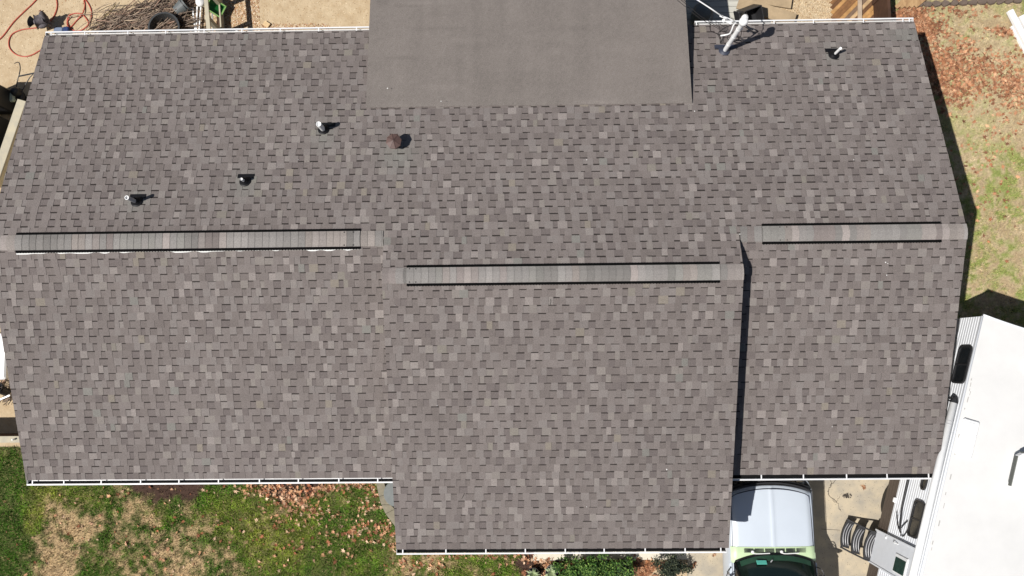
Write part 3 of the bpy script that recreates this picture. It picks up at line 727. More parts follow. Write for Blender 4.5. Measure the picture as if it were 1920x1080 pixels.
o = mb.build('trash_can', GREYC); tag(o, 'round grey lidded can half hidden under the edge of the middle roof', 'trash can')

# shrubs and plants in the bed
def shrub(name, c, rad, h, n, palette, label, group=None, lsz=.022, flat=.75):
    t = empty(name, (c.x, c.y, G), label, 'shrub', group); mb = MB((c.x, c.y, G))
    stems = []
    for _ in range(16):
        a = random.uniform(0, 2*PI); r = rad*random.uniform(.3, .9)
        tip = Vector((c.x+math.cos(a)*r, c.y+math.sin(a)*r, G+h*random.uniform(.55, .95)))
        mb.tube([(c.x, c.y, G), Vector((c.x, c.y, G)).lerp(tip, .5)+Vector((0, 0, .05)), tip], .008, 5, r2=.003); stems.append(tip)
    mb.build('stem', WOODD, t)
    V = []; Fq = []; Cc = []
    cl = [(random.gauss(0, .45)*rad, random.gauss(0, .45)*rad, h*random.uniform(.35, 1)) for _ in range(int(26*rad/.4))]
    for _ in range(n):
        q_ = random.choice(cl); x = q_[0]+random.gauss(0, .055); y = q_[1]+random.gauss(0, .055); z = q_[2]+random.gauss(0, .04)
        s = lsz*random.uniform(.6, 1.4); R = Matrix.Rotation(random.uniform(0, 2*PI), 3, 'Z') @ Matrix.Rotation(random.uniform(-.9, .9), 3, 'X')
        n0 = len(V)
        for u, v in ((-1, 0), (-.2, .5), (1, 0), (-.2, -.5)):
            w_ = R @ Vector((u*s, v*s, 0)); V.append((x+w_.x, y+w_.y, max(.01, z+w_.z)))
        col = random.choice(palette); j = random.uniform(.6, 1.35); Cc += [(col[0]*j, col[1]*j, col[2]*j)]*4; Fq.append((n0, n0+1, n0+2, n0+3))
    mesh_obj('foliage', V, np.array(Fq), GRASSM, t, cols=np.array(Cc)); return t
GP = [srgb(58, 92, 38, .9), srgb(84, 118, 48, .9), srgb(40, 66, 32, .8), srgb(118, 146, 72, .8)]
DP = [srgb(40, 50, 38, .8), srgb(55, 64, 48, .8), srgb(90, 96, 72, .7), srgb(30, 38, 32, .8)]
shrub('shrub', at(1075, 1075, G+.3), .40, .5, 3600, GP, 'leafy green shrub behind the two pots, left part of the hedge below the middle gutter', 'shrubs in the bed by the garage')
shrub('shrub', at(1125, 1068, G+.3), .42, .62, 4200, GP, 'tallest leafy green shrub in the middle of the bed, overlapping the pale concrete', 'shrubs in the bed by the garage')
shrub('shrub', at(1165, 1072, G+.3), .26, .45, 1700, GP+[DP[1]], 'small green shrub just left of the brown leaf litter', 'shrubs in the bed by the garage')
shrub('shrub', at(1258, 1066, G+.3), .30, .45, 2300, DP, 'dark sparse shrub at the driveway edge, right of the leaf litter', 'shrubs in the bed by the garage')
def pot(name, px, py, z, r, h, m, label, plant=True, tilt=None):
    c = at(px, py, z); t = empty(name, (c.x, c.y, G), label, 'plant pot'); mb = MB((c.x, c.y, G))
    mb.lathe((c.x, c.y, G), [(r*.7, 0), (r, h), (r*1.06, h), (r*1.06, h-.03), (r*.98, h-.03)], 18); mb.lathe((c.x, c.y, G), [(r*.95, h), (r*.9, h-.05), (.001, h-.05)], 18)
    mb.build('pot', m, t)
    if plant:
        mb = MB((c.x, c.y, G))
        for k in range(11):
            a = 2*PI*k/11+random.uniform(-.2, .2); L = r*random.uniform(.8, 1.6); d_ = Vector((math.cos(a), math.sin(a), 0)); s_ = Vector((-d_.y, d_.x, 0))
            b = Vector((c.x, c.y, G+h-.04)); m1 = b+d_*L*.5+Vector((0, 0, .10)); e = b+d_*L+Vector((0, 0, .05))
            mb.add([b-s_*.008, b+s_*.008, m1+s_*.022, m1-s_*.022, e], [(0, 1, 2, 3), (3, 2, 4)])
        mb.build('leaf', LEAFG, t)
LEAFG = mat('pale_green_leaf', srgb(170, 185, 140, .7), .6, noise=.25, scale=30)
pot('planter', 1034, 1072, G+.3, .12, .3, GREYC, 'grey pot with small plant at the front of the bed, left of the shrubs')
pot('planter', 1000, 1076, G+.22, .12, .22, DARKM, 'dark pot with spreading pale leaves, leftmost of the bed')

# ---------------------------------------------------------------- pickup truck
tz = G; Zh = G+1.06
tl = at(1370.5, 1020, Zh); tr = at(1529.5, 1020, Zh); TW = tr.x-tl.x; TX = (tl.x+tr.x)/2; yfr = at(1445, 912, Zh+.02).y; ycw = at(1445, 1025, Zh+.03).y
truck = empty('pickup_truck', (TX, yfr, G), 'old pickup with pale white hood, light green cowl and dark windscreen below the right eave', 'pickup truck')
TO = (TX, yfr, G)
def T(x, y, z): return Vector((TX+x, yfr+y, G+z))
hw = TW/2
# hood: a lofted surface with centre crease and drooping sides
mb = MB(TO); N = 24; rows = []
ny = 14; yh = ycw-yfr
def hood_z(u, v):   # u -1..1 across, v 0 front .. 1 cowl
    return 1.06+.035*v-.05*(1-v)**3-.05*abs(u)**2.4-.09*max(0, abs(u)-.86)/.14*.5+.016*math.exp(-(u/.035)**2)
def hood_y(u, v): return (0-.16*abs(u)**2.2)*(1-v)+yh*v+.05*abs(u)**2*v*0
vs = []; fs = []
for j in range(ny+1):
    v = j/ny
    for i in range(N*2+1):
        u = (i-N)/N; vs.append(T(u*hw*.985, hood_y(u, v), hood_z(u, v)))
W_ = 2*N+1
for j in range(ny):
    for i in range(2*N): a = j*W_+i; fs.append((a, a+W_, a+W_+1, a+1))
# front lip
b0 = len(vs)
for i in range(W_):
    u = (i-N)/N; vs.append(T(u*hw*.98, hood_y(u, 0)+.012, hood_z(u, 0)-.045))
for i in range(2*N): fs.append((i, i+1, b0+i+1, b0+i))
mb.add(vs, fs); mb.build('hood', TRUCKW, truck, smooth=True)
mb = MB(TO)     # bright strip on the nose of the hood
mb.tube([T(u/10*hw*.97, hood_y(u/10, 0)+.012, hood_z(u/10, 0)-.012) for u in range(-10, 11)], .012, 6); mb.build('hood_trim', CHROME, truck, smooth=True)
# fenders / body sides
for s in (-1, 1):
    mb = MB(TO); vs = []; fs = []
    ys_ = [.06, -.1, -.3, -.7, -1.1, -1.6, -2.0, -2.6, -3.2, -4.6]
    prof = [(.985, 1.005), (1.0, .97), (1.03, .85), (1.04, .6), (1.03, .4), (.98, .3)]
    for y in ys_:
        for k, (u, z) in enumerate(prof):
            uu = u-(.08 if y > 0 else 0); vs.append(T(s*uu*hw, y, z+(.03 if y < -1.2 else 0)))
    for j in range(len(ys_)-1):
        for k in range(5):
            a = j*6+k; q4 = (a, a+1, a+7, a+6); fs.append(q4 if s > 0 else q4[::-1])
    mb.add(vs, fs); mb.build('fender', TRUCKW, truck, smooth=True)
mb = MB(TO); mb.box(T(0, -2.3, .55), (hw*1.9, 4.4, .5), bev=.03); mb.box(T(0, -.5, .7), (hw*1.8, .9, .5), bev=.03); mb.build('chassis', DARKM, truck)
mb = MB(TO)     # grille, bumper and headlight surrounds, set forward of and below the hood
pts = [T(u/8*hw*.98, .115-.17*abs(u/8)**2.2, .80) for u in range(-8, 9)]
mb.tube([p_+Vector((0, -.03, .10)) for p_ in pts], .035, 8); mb.tube([p_+Vector((0, -.06, .18)) for p_ in pts], .02, 8)
mb.build('grille', DARKM, truck, smooth=True)
mb = MB(TO); pts = [T(u/8*hw*1.03, .20-.2*abs(u/8)**2.4, .52) for u in range(-8, 9)]; mb.tube(pts, .075, 10); mb.build('bumper', CHROME if False else GREYP, truck, smooth=True)
for s in (-1, 1):
    mb = MB(TO); mb.lathe(T(s*hw*.78, .0, .78), [(.10, 0), (.09, .05), (.001, .07)], 16, (0, 1, 0)); mb.build('headlight', GLASS, truck)
for s in (-1, 1):
    for y in (-.75, -3.6):
        mb = MB(TO); mb.lathe(T(s*hw*.86-.11, y, .36), [(.001, 0), (.2, 0), (.36, .02), (.36, .2), (.2, .22), (.001, .22)], 20, (1, 0, 0)); wl = mb.build('wheel', BLACKM, truck)
# cowl with vents
cy0 = yh; 
mb = MB(TO); vs = []; fs = []
for j, (dy, dz) in enumerate(((-.004, 0), (-.08, .018), (-.17, .03), (-.24, .0))):
    for i in range(W_):
        u = (i-N)/N; vs.append(T(u*hw*1.0, cy0+dy+(-.10*abs(u)**3 if j > 1 else 0), 1.095+dz-.05*abs(u)**2.4-.05*max(0, abs(u)-.9)/.1))
for j in range(3):
    for i in range(2*N): a = j*W_+i; fs.append((a, a+W_, a+W_+1, a+1))
mb.add(vs, fs); mb.build('cowl', TRUCKG, truck, smooth=True)
mb = MB(TO)
for k in range(6):
    x0 = (-.72+.245*k)*hw
    for r_ in range(5): mb.box(T(x0+.1, cy0-.040-.016*r_, 1.117+.003*r_-.02*abs(x0/hw)**2), (.185, .007, .006))
mb.build('cowl_vent', DARKM, truck)
for x0 in (-.52, .16):
    mb = MB(TO); mb.tube(catmull([T(x0*hw, cy0-.10, 1.15), T(x0*hw+.06, cy0-.12, 1.165), T(x0*hw+.34, cy0-.115, 1.15)], 5), .011, 6)
    mb.lathe(T(x0*hw, cy0-.09, 1.125), [(.03, 0), (.028, .03), (.001, .04)], 12); mb.build('wiper', TRIMW, truck)
# windscreen and cab
def arc(y, z, wd, bow): return [T(u/10*wd, y-bow*abs(u/10)**2.5, z-.02*abs(u/10)**2) for u in range(-10, 11)]
lo_ = arc(cy0-.13, 1.13, hw*.93, .16); hi_ = arc(cy0-.80, 1.66, hw*.80, .10)
mb = MB(TO); mb.add(lo_+hi_, [(i, 21+i, 22+i, i+1) for i in range(20)]); ws = mb.build('windscreen', SCREEN, truck, smooth=True)
mb = MB(TO); up_ = Vector((0, .0025, .0025)); lo2 = [a_.lerp(b_, .04)+up_ for a_, b_ in zip(lo_[1:-1], hi_[1:-1])]; hi2 = [a_.lerp(b_, .17)+up_ for a_, b_ in zip(lo_[1:-1], hi_[1:-1])]
mb.add(lo2+hi2, [(i, 19+i, 20+i, i+1) for i in range(18)]); mb.build('tint_band', mat('green_tint_band', srgb(44, 74, 58, .9), .2, spec=.6, noise=.2), ws)
mb = MB(TO); mb.tube(lo_+hi_[::-1]+[lo_[0]], .018, 6); mb.build('windscreen_seal', BLACKM, truck, smooth=True)
mb = MB(TO); rf = [T(u/10*hw*.80, cy0-.86-.1*abs(u/10)**2.5, 1.67-.02*abs(u/10)**2) for u in range(-10, 11)]; rb = [T(u/10*hw*.80, cy0-2.0, 1.70-.03*abs(u/10)**2) for u in range(-10, 11)]; rc = [T(u/10*hw*.80, cy0-2.1, 1.15) for u in range(-10, 11)]
mb.add(rf+rb+rc, [(i, 21+i, 22+i, i+1) for i in range(20)]+[(21+i, 42+i, 43+i, 22+i) for i in range(20)]); mb.build('cab_roof', TRUCKW, truck, smooth=True)
for s in (-1, 1):
    mb = MB(TO); v_ = [T(s*hw*.93, cy0-.4, 1.1), T(s*hw*.80, cy0-.90, 1.65), T(s*hw*.80, cy0-2.0, 1.66), T(s*hw*.95, cy0-2.1, 1.1)]
    mb.add(v_, [(0, 1, 2, 3) if s < 0 else (3, 2, 1, 0)]); mb.build('side_window', GLASS, truck)
    mb = MB(TO); v_ = [T(s*hw*.93, cy0-.3, 1.0), T(s*hw*1.035, cy0-.35, 1.0), T(s*hw*1.035, cy0-2.0, 1.03), T(s*hw*.93, cy0-2.0, 1.1)]
    mb.add(v_, [(0, 1, 2, 3) if s > 0 else (3, 2, 1, 0)]); mb.build('door', TRUCKW, truck)
    mb = MB(TO); c = T(s*(hw+.13), cy0-.62, 1.12)
    mb.tube(catmull([T(s*hw*1.0, cy0-.42, 1.02), T(s*(hw+.08), cy0-.45, 1.12), c+Vector((0, .03, 0))], 5), .010, 6); mb.tube([T(s*hw, cy0-.66, 1.02), c], .009, 6); mb.tube([T(s*hw, cy0-.5, 1.2), c+Vector((0, 0, .05))], .008, 6)
    mb.box(c, (.20, .05, .14), bev=.02, rz=-s*.35); mb.build('side_mirror', DARKM, truck)
mb = MB(TO); nn = Vector((0, .58, .53)).normalized()
xx_ = Vector((1, 0, 0)); yy_ = nn.cross(xx_).normalized()
mb.box(T(-.36*hw, cy0-.26, 1.275), (.20, .09, .012), bev=.004, M=Matrix((xx_, yy_, nn)).transposed()); mb.build('windscreen_sticker', TEAL, truck)
mb = MB(TO); mb.tube([T(-.28*hw+.11, cy0-.26, 1.27), T(-.28*hw+.15, cy0-.22, 1.26)], .012, 6); mb.build('mirror_stalk', GREYP, truck)
mb = MB(TO)  # dark tubes for the hood seams and the shadow along its front edge
pp = [T(u/20*hw*.965, hood_y(u/20, 0)-.055, hood_z(u/20, .04)+.001) for u in range(0, 18)]+[T(hw*.925, hood_y(.92, 0)-.09, hood_z(.92, .06)+.001)]+[T(hw*(.93+.03*v), -.16+(yh+.12)*v-.1, hood_z(.93+.03*v, v)+.002) for v in [k/10 for k in range(1, 10)]]
mb.tube(pp, .016, 6, r2=.008); mb.tube([T(-p_[0], p_[1], p_[2]) for p_ in [((p__.x-TX), p__.y-yfr, p__.z-G) for p__ in pp]], .012, 6, r2=.008)
mb.build('hood_gap_shade', mat('gap_shade', (.03, .035, .05, 1), .6), truck, smooth=True)
mb = MB(TO)
mb.tube([T(hw*.985, cy0+.9*k_, 1.03-.01*k_) for k_ in (-.15, .3, .6, 1.0)], .006, 6); mb.build('body_seam', DARKM, truck)
mb = MB(TO); mb.box(T(0, -3.7, .95), (hw*1.9, 1.9, .1)); mb.box(T(0, cy0-1.3, .95), (hw*1.75, 1.7, .2)); mb.build('truck_bed', DARKM, truck)

# ---------------------------------------------------------------- travel trailer
ZR = -1.25; P0 = at(1843, 593, ZR); P1_ = at(1733, 1060, ZR); dl = (P1_-P0); dl.z = 0; dl.normalize(); dw = Vector((-dl.y, dl.x, 0))
if dw.x < 0: dw = -dw
LEN, WID = 7.4, 2.5
rv = empty('travel_trailer', (P0.x, P0.y, G), 'long white travel trailer with ribbed siding and brown lower band, parked right of the house', 'trailer')
RO_ = (P0.x, P0.y, G)
def Rv(l, w_, z): return Vector((P0.x, P0.y, 0))+dl*l+dw*w_+Vector((0, 0, z))
ZB, ZM = G+.42, G+.86
# roof with rounded edge and a slightly bowed far end
mb = MB(RO_); pr = []
out = [(0, 0), (LEN, 0), (LEN, WID), (0, WID), (-.10, WID*.6), (-.10, WID*.4)]
def roofz(w_): return ZR+.045*math.sin(PI*min(max(w_/WID, 0), 1))
nw = 16; vs = []; fs = []
for j, l in enumerate((-.02, LEN+.02)):
    for i in range(nw+1): w_ = WID*i/nw; vs.append(Rv(l+(.28*(i/nw)*(1-i/nw) if j == 0 else 0)-.0, w_, roofz(w_)))
for i in range(nw): fs.append((i, nw+1+i, nw+2+i, i+1))
mb.add(vs, fs); mb.add([v-Vector((0, 0, .05)) for v in vs], [f[::-1] for f in fs]); mb.build('roof', RVR, rv)
mb = MB(RO_)
mb.tube([Rv(0, -.012, ZR+.0), Rv(LEN, -.012, ZR+.0)], .022, 8); mb.tube([Rv(-.01+.28*t*(1-t)-.02, WID*t, roofz(WID*t)) for t in [i/12 for i in range(13)]], .018, 8)
mb.build('roof_trim', RVW, rv, smooth=True)
# ribbed side walls
def ribbed(w_, z0, z1, sgn, name, m, l0=0, l1=LEN, pitch=.085):
    mb = MB(RO_); z = z0; pr = []
    while z < z1-.001:
        z2 = min(z+pitch, z1); pr += [(0, z), (.0, z+pitch*.16), (.008, z+pitch*.24), (.008, min(z+pitch*.9, z2))]; z = z2
    pr.append((0, z1)); vs = []; fs = []
    for o_, z in pr: vs += [Rv(l0, w_-sgn*o_, z), Rv(l1, w_-sgn*o_, z)]
    for i in range(len(pr)-1): fs.append((2*i, 2*i+1, 2*i+3, 2*i+2))
    mb.add(vs, fs); return mb.build(name, m, rv)
ribbed(0, ZM, ZR, 1, 'side_wall', RVW); ribbed(0, ZB, ZM, 1, 'lower_side', RVB, pitch=.11); ribbed(WID, ZB, ZR, -1, 'side_wall', RVW)
mb = MB(RO_)
for l in (0, LEN):
    mb.add([Rv(l, 0, ZB), Rv(l, WID, ZB), Rv(l, WID, ZR), Rv(l, 0, ZR)], [(0, 1, 2, 3)])
mb.add([Rv(0, 0, ZB), Rv(LEN, 0, ZB), Rv(LEN, WID, ZB), Rv(0, WID, ZB)], [(0, 1, 2, 3)]); mb.build('end_wall', RVW, rv)
mb = MB(RO_)
for l in (3.1, 3.9):
    for w_ in (.1, WID-.35): mb.lathe(Rv(l, w_, G+.36), [(.001, 0), (.2, 0), (.35, .02), (.35, .2), (.001, .22)], 18, dw)
mb.build('wheel', BLACKM, rv)
MW = Matrix((dl, Vector((0, 0, 1)), -dw)).transposed()   # local x along wall, y up, z outwards
def on_wall(px, py):
    """point where the sight line meets the near side wall"""
    d = CF+CR*((px-960)/F)+CU*((540-py)/F); n = dw; t = (Vector((P0.x, P0.y, 0))-CAM).dot(n)/d.dot(n); return CAM+d*t
def window(c1, c2, c3_, c4, name='window', split=True, label=None):
    ps = [on_wall(*c) for c in (c1, c2, c3_, c4)]; ls = [(p_-P0).dot(dl) for p_ in ps]; zz = [p_.z for p_ in ps]
    l0, l1 = (sorted(ls)[0]+sorted(ls)[1])/2, (sorted(ls)[2]+sorted(ls)[3])/2; z0, z1 = (sorted(zz)[0]+sorted(zz)[1])/2, (sorted(zz)[2]+sorted(zz)[3])/2
    c = Rv((l0+l1)/2, -.02, (z0+z1)/2); L, H = l1-l0, z1-z0
    def rr(L, H, r, off, n=5):
        o = []
        for cx, cy, a0 in ((L/2-r, H/2-r, 0), (-L/2+r, H/2-r, PI/2), (-L/2+r, -H/2+r, PI), (L/2-r, -H/2+r, 1.5*PI)):
            for k in range(n+1): a = a0+PI/2*k/n; o.append(c+MW @ Vector((cx+r*math.cos(a), cy+r*math.sin(a), off)))
        return o
    mb = MB(RO_); r = .10; O0, O1, I1, I0 = rr(L, H, r, 0), rr(L, H, r, .03), rr(L-.07, H-.07, r*.8, .03), rr(L-.07, H-.07, r*.8, .012); n = len(O0); fs = []
    for b in range(3):
        for i in range(n): j = (i+1) % n; fs.append((b*n+i, b*n+j, b*n+n+j, b*n+n+i))
    mb.add(O0+O1+I1+I0, fs); f = mb.build(name, DARKM, rv, label=label)
    mb = MB(RO_); mb.add(I0, [tuple(range(n))]); mb.build('pane', GLASS, f)
    if split: mb = MB(RO_); mb.box(c+MW @ Vector((0, 0, .018)), (.03, H-.06, .016), M=MW); mb.build('mullion', DARKM, f)
window((1802, 648), (1825, 650), (1813, 722), (1788, 718), label='black-framed window nearer the far end of the trailer')
window((1718, 935), (1737, 945), (1724, 1016), (1705, 1003), label='dark window beside the trailer door')
window((1737, 896-40), (1748, 896-38), (1742, 924), (1733, 919), split=False, label='narrow dark window mostly behind the gutter corner')
# door with window
dpt = [on_wall(1662, 1002), on_wall(1645, 1060)]; l0 = (dpt[0]-P0).dot(dl); l1 = (dpt[1]-P0).dot(dl)
zt = on_wall(1728, 1046).z
mb = MB(RO_); mb.box(Rv((l0+l1)/2, -.035, (ZB+.06+zt)/2), (l1-l0, zt-ZB-.06, .03), M=MW, bev=.01); door = mb.build('door', RVW, rv, label='smooth white closed trailer door above the steps')
mb = MB(RO_); cx, cz = (l0+l1)/2, (ZB+.06+zt)/2
for L_, H_2, dx, dy in ((l1-l0+.03, .03, 0, (zt-ZB-.06)/2+.005), (.03, zt-ZB-.03, -(l1-l0)/2-.005, 0), (.03, zt-ZB-.03, (l1-l0)/2+.005, 0)):
    mb.box(Rv(cx+dx, -.04, cz+dy), (L_, H_2, .045), M=MW)
mb.build('door_frame', RVW, door)
mb = MB(RO_); mb.box(Rv(cx+.08, -.055, cz+.36), (.36, .50, .03), M=MW, bev=.01); mb.build('door_window_frame', PVC, door)
mb = MB(RO_); mb.box(Rv(cx+.10, -.072, cz+.36), (.27, .42, .006), M=MW); mb.build('door_window', mat('green_tint_glass', (.02, .05, .04, 1), .1, spec=.7, noise=.3), door)
mb = MB(RO_); mb.tube(catmull([Rv(l0+.06, -.06, cz-.1), Rv(l0+.06, -.10, cz), Rv(l0+.06, -.06, cz+.1)], 4), .01, 6); mb.lathe(Rv(l0+.05, -.05, cz-.45), [(.03, 0), (.02, .02), (.001, .025)], 10, -dw); mb.build('door_handle', PVC, door)
# awning tube, its brackets and arm
mb = MB(RO_)
la = (on_wall(1797, 757)-P0).dot(dl)
mb.tube([Rv(la, -.11, ZR-.09), Rv(LEN, -.11, ZR-.09)], .068, 16)
aw = mb.build('awning_roll', PVC, rv, smooth=True)
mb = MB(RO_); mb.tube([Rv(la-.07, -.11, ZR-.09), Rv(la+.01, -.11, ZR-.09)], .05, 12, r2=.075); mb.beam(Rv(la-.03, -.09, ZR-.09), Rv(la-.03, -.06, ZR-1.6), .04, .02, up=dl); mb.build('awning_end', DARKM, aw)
for k in (.35, .41):
    MB(RO_).lathe(Rv(la+k, -.11, ZR-.09), [(.069, 0), (.071, .002), (.071, .012), (.069, .014)], 16, dl).build('awning_strap', GREYP, aw)
mb = MB(RO_)
mb.beam(Rv(la+.62, -.05, ZR-.16), Rv(la+.62, -.05, ZR-1.9), .03, .02, up=dl); mb.build('awning_arm', RVW, aw)
mb = MB(RO_)  # black tubes tracing a shadow streak across the wall
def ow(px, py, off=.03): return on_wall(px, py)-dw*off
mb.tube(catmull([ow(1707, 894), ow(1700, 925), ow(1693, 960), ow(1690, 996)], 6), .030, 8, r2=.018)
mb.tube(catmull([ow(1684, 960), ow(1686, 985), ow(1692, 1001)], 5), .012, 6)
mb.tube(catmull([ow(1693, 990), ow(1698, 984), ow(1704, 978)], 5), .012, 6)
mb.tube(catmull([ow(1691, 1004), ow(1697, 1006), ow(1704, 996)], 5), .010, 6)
mb.build('shadow_streak', DARKM, rv, smooth=True, label='black tubes in place of a shadow streak on the ribbed wall left of the second window')
mb = MB(RO_); mb.lathe(ow(1734, 1007, 0), [(.055, 0), (.05, .04), (.001, .05)], 14, -dw); mb.tube([ow(1736, 998, .02), ow(1742, 980, .02), ow(1748, 966, .02)], .008, 6); mb.build('antenna_shadow', DARKM, rv)  # dark disc and rod modelled as the roof antenna's cast shadow
MB(RO_).box(on_wall(1680, 938)-dw*.03, (.10, .06, .05), M=MW, bev=.01).build('socket_cover', PVC, rv)
# roof fittings
def on_rv(px, py, dz=0): d = CF+CR*((px-960)/F)+CU*((540-py)/F); return CAM+d*((ZR+.03+dz-CAM.z)/d.z)
MR = Matrix((dl, dw, Vector((0, 0, -1)))).transposed()
MR = Matrix((dl, Vector((0, 0, 1)).cross(dl), Vector((0, 0, 1)))).transposed()
c = on_rv(1813, 822); mb = MB(RO_); mb.box(c+Vector((0, 0, .02)), (.70, .30, .05), M=MR, bev=.02); mb.box(c+Vector((0, 0, .05)), (.60, .20, .02), M=MR, bev=.008)
o1 = mb.build('fridge_vent', PVC, rv)
mb = MB(RO_)
for u in (-.31, -.1, .12, .31):
    for v in (-.125, .125): mb.lathe(c+MR @ Vector((u, v, .045)), [(.008, 0), (.001, .004)], 6)
mb.build('vent_screw', GREYP, o1)
c = on_rv(1925, 890, .1); mb = MB(RO_); mb.box(c+Vector((0, 0, .12)), (.72, .62, .26), M=MR, bev=.07); ac = mb.build('air_conditioner', PVC, rv, label='white rooftop air conditioner at the picture edge')
mb = MB(RO_); mb.box(c+MR @ Vector((-.36, 0, .14)), (.03, .50, .16), M=MR, bev=.01); mb.box(c+MR @ Vector((0, -.31, .10)), (.56, .022, .10), M=MR, bev=.008); mb.build('grille_and_edge', mat('olive_grey_strip', (.09, .095, .085, 1), .6), ac)  # side grille, plus a dark strip across the rear end
c = on_rv(1932, 686); mb = MB(RO_); mb.lathe(c, [(.13, 0), (.12, .08), (.09, .10), (.001, .11)], 18); mb.build('roof_vent', PVC, rv)
# sealant dashes and dirt along the roof edge
EDS = mat('grey_sealant', (.38, .37, .35, 1), .9)
for _ in range(14):
    l = random.uniform(1.2, 5.2); mb = MB(RO_); mb.box(Rv(l, random.uniform(.05, .1), ZR+.008), (random.uniform(.02, .12), random.uniform(.008, .02), .006), M=MR); mb.build('edge_sealant', EDS, rv)


# steps in front of the door
st = empty('folding_steps', tuple(at(1615, 1010, G)), 'three black ribbed plastic steps set out below the white trailer door', 'steps')
so = tuple(at(1615, 1010, G))
tops = [((1591, 1002), G+.20), ((1611, 1013), G+.36), ((1634, 1024), G+.52)]
for k, ((px, py), z) in enumerate(tops):
    c = at(px, py, z); mb = MB(so); vs = []; fs = []; n = 10; Lh = .285; Wt = .17
    for i in range(n+1):
        t = -1+2*i/n; bow = -.055*(1-t*t); cc = c+dl*(t*Lh)+dw*bow
        vs += [cc-dw*Wt/2+Vector((0, 0, 0)), cc+dw*Wt/2, cc+dw*Wt/2-Vector((0, 0, .05)), cc-dw*Wt/2-Vector((0, 0, .05))]
    for i in range(n):
        for j in range(4): jj = (j+1) % 4; fs.append((i*4+j, i*4+4+j, i*4+4+jj, i*4+jj))
    fs += [(3, 2, 1, 0), (n*4, n*4+1, n*4+2, n*4+3)]
    mb.add(vs, fs); tr_ = mb.build('tread', DARKM, st)
    mb = MB(so)
    for w_ in (-.05, .0, .05):
        mb.tube([c+dl*(t*Lh*.82)+dw*(w_-.055*(1-t*t))+Vector((0, 0, .004)) for t in [-1+i/5 for i in range(11)]], .009, 6)
    mb.build('tread_rib', GREYC if False else mat('plastic_highlight', (.30, .30, .31, 1), .3, spec=.8), tr_, smooth=True)  # sun highlight on the ribs put into a paler colour
for s in (-1, 1):
    mb = MB(so); pr = [at(*tops[0][0], G+.02)-dw*.08, at(*tops[0][0], G+.18)-dw*.1, at(*tops[1][0], G+.34)-dw*.06, at(*tops[2][0], G+.50)-dw*.06, at(*tops[2][0], G+.52)+dw*.12]
    mb.tube([p_+dl*s*.30 for p_ in pr], .018, 8); mb.tube([at(*tops[2][0], G+.52)+dw*.10+dl*s*.30, at(*tops[2][0], G+.02)+dw*.12+dl*s*.30], .016, 8)
    mb.tube([at(*tops[1][0], G+.34)+dl*s*.30, at(*tops[1][0], G+.02)+dl*s*.30], .014, 8)
    mb.build('side_frame', DARKM, st)
mb = MB(so)
for (px, py), z in tops[1:]:
    c = at(px, py, z); mb.box(c+dw*.09-Vector((0, 0, (z-G)/2+.02)), (.5, .012, z-G-.12), M=Matrix((dl, Vector((0, 0, 1)).cross(dl), Vector((0, 0, 1)))).transposed())
mb.build('riser', DARKM, st)

# ---------------------------------------------------------------- back yard, right: deck, boards, gate, edging
dk0 = at(1388, 10, G+.12); ddy0, ddy1 = LB-.3, 8.0
deck = empty('deck', (4, 5, G), 'pale boarded porch deck, mostly in the shade of the porch roof', 'deck')
DO = (4, 5, G)
DECKM = mat('painted_deck_boards', srgb(205, 203, 192, .7), .7, noise=.15, scale=6, stretch=(.3, 3, 1))
mb = MB(DO); y = ddy0
while y < ddy1: mb.box(((sx0a+dk0.x)/2, y+.065, G+.105), (dk0.x-sx0a, .128, .03)); y += .137
mb.build('deck_board', DECKM, deck)
mb = MB(DO); mb.box(((sx0a+dk0.x)/2, (ddy0+ddy1)/2, G+.04), (dk0.x-sx0a-.04, ddy1-ddy0, .09)); mb.build('deck_frame', WOODD, deck)
dr = at(1317, 22, G+.55); mb = MB(); mb.lathe((dr.x, dr.y, G+.12), [(.001, 0), (.16, 0), (.20, .12), (.21, .45), (.19, .52), (.16, .55), (.001, .56)], 22)
o = mb.build('barrel', GREYC, smooth=True); tag(o, 'round grey barrel in deep shade on the deck beside the porch roof', 'barrel')
def plank(a, b, wd, th, z, m, label, group, name='plank'):
    A, B = at(*a, z), at(*b, z); o = MB().beam(A, B, wd, th).build(name, m, None, bevel=.004); tag(o, label, 'plank', group); return o
plank((1384, 4), (1490, 38), .30, .04, G+.16, WOODT, 'wide tan board slanting down to the back gutter, lower of the two boards', 'loose boards by the deck')
plank((1400, -8), (1484, 6), .26, .04, G+.10, WOODT, 'wide tan board higher up beside the deck, upper of the two boards', 'loose boards by the deck')
# black bin tipped beside the deck
c = at(1408, 32, G+.35); t = empty('black_bin', (c.x, c.y, G), 'black plastic bin tipped open between the deck and the tan boards', 'bin'); mb = MB((c.x, c.y, G))
R = Matrix.Rotation(.35, 3, 'Z') @ Matrix.Rotation(.5, 3, 'X')
for sx_, sy_, sxx, syy in ((-.2, 0, .02, .4), (.2, 0, .02, .4), (0, -.2, .42, .02), (0, .2, .42, .02)): mb.box(c+R @ Vector((sx_, sy_, 0)), (sxx, syy, .4), M=R, bev=.005)
mb.box(c+R @ Vector((0, 0, -.2)), (.42, .42, .02), M=R); mb.build('bin_body', DARKM, t)
mb = MB((c.x, c.y, G)); mb.box(c+R @ Vector((-.34, .03, .12)), (.04, .44, .3), M=R, bev=.01); mb.build('bin_lid', DARKM, t)
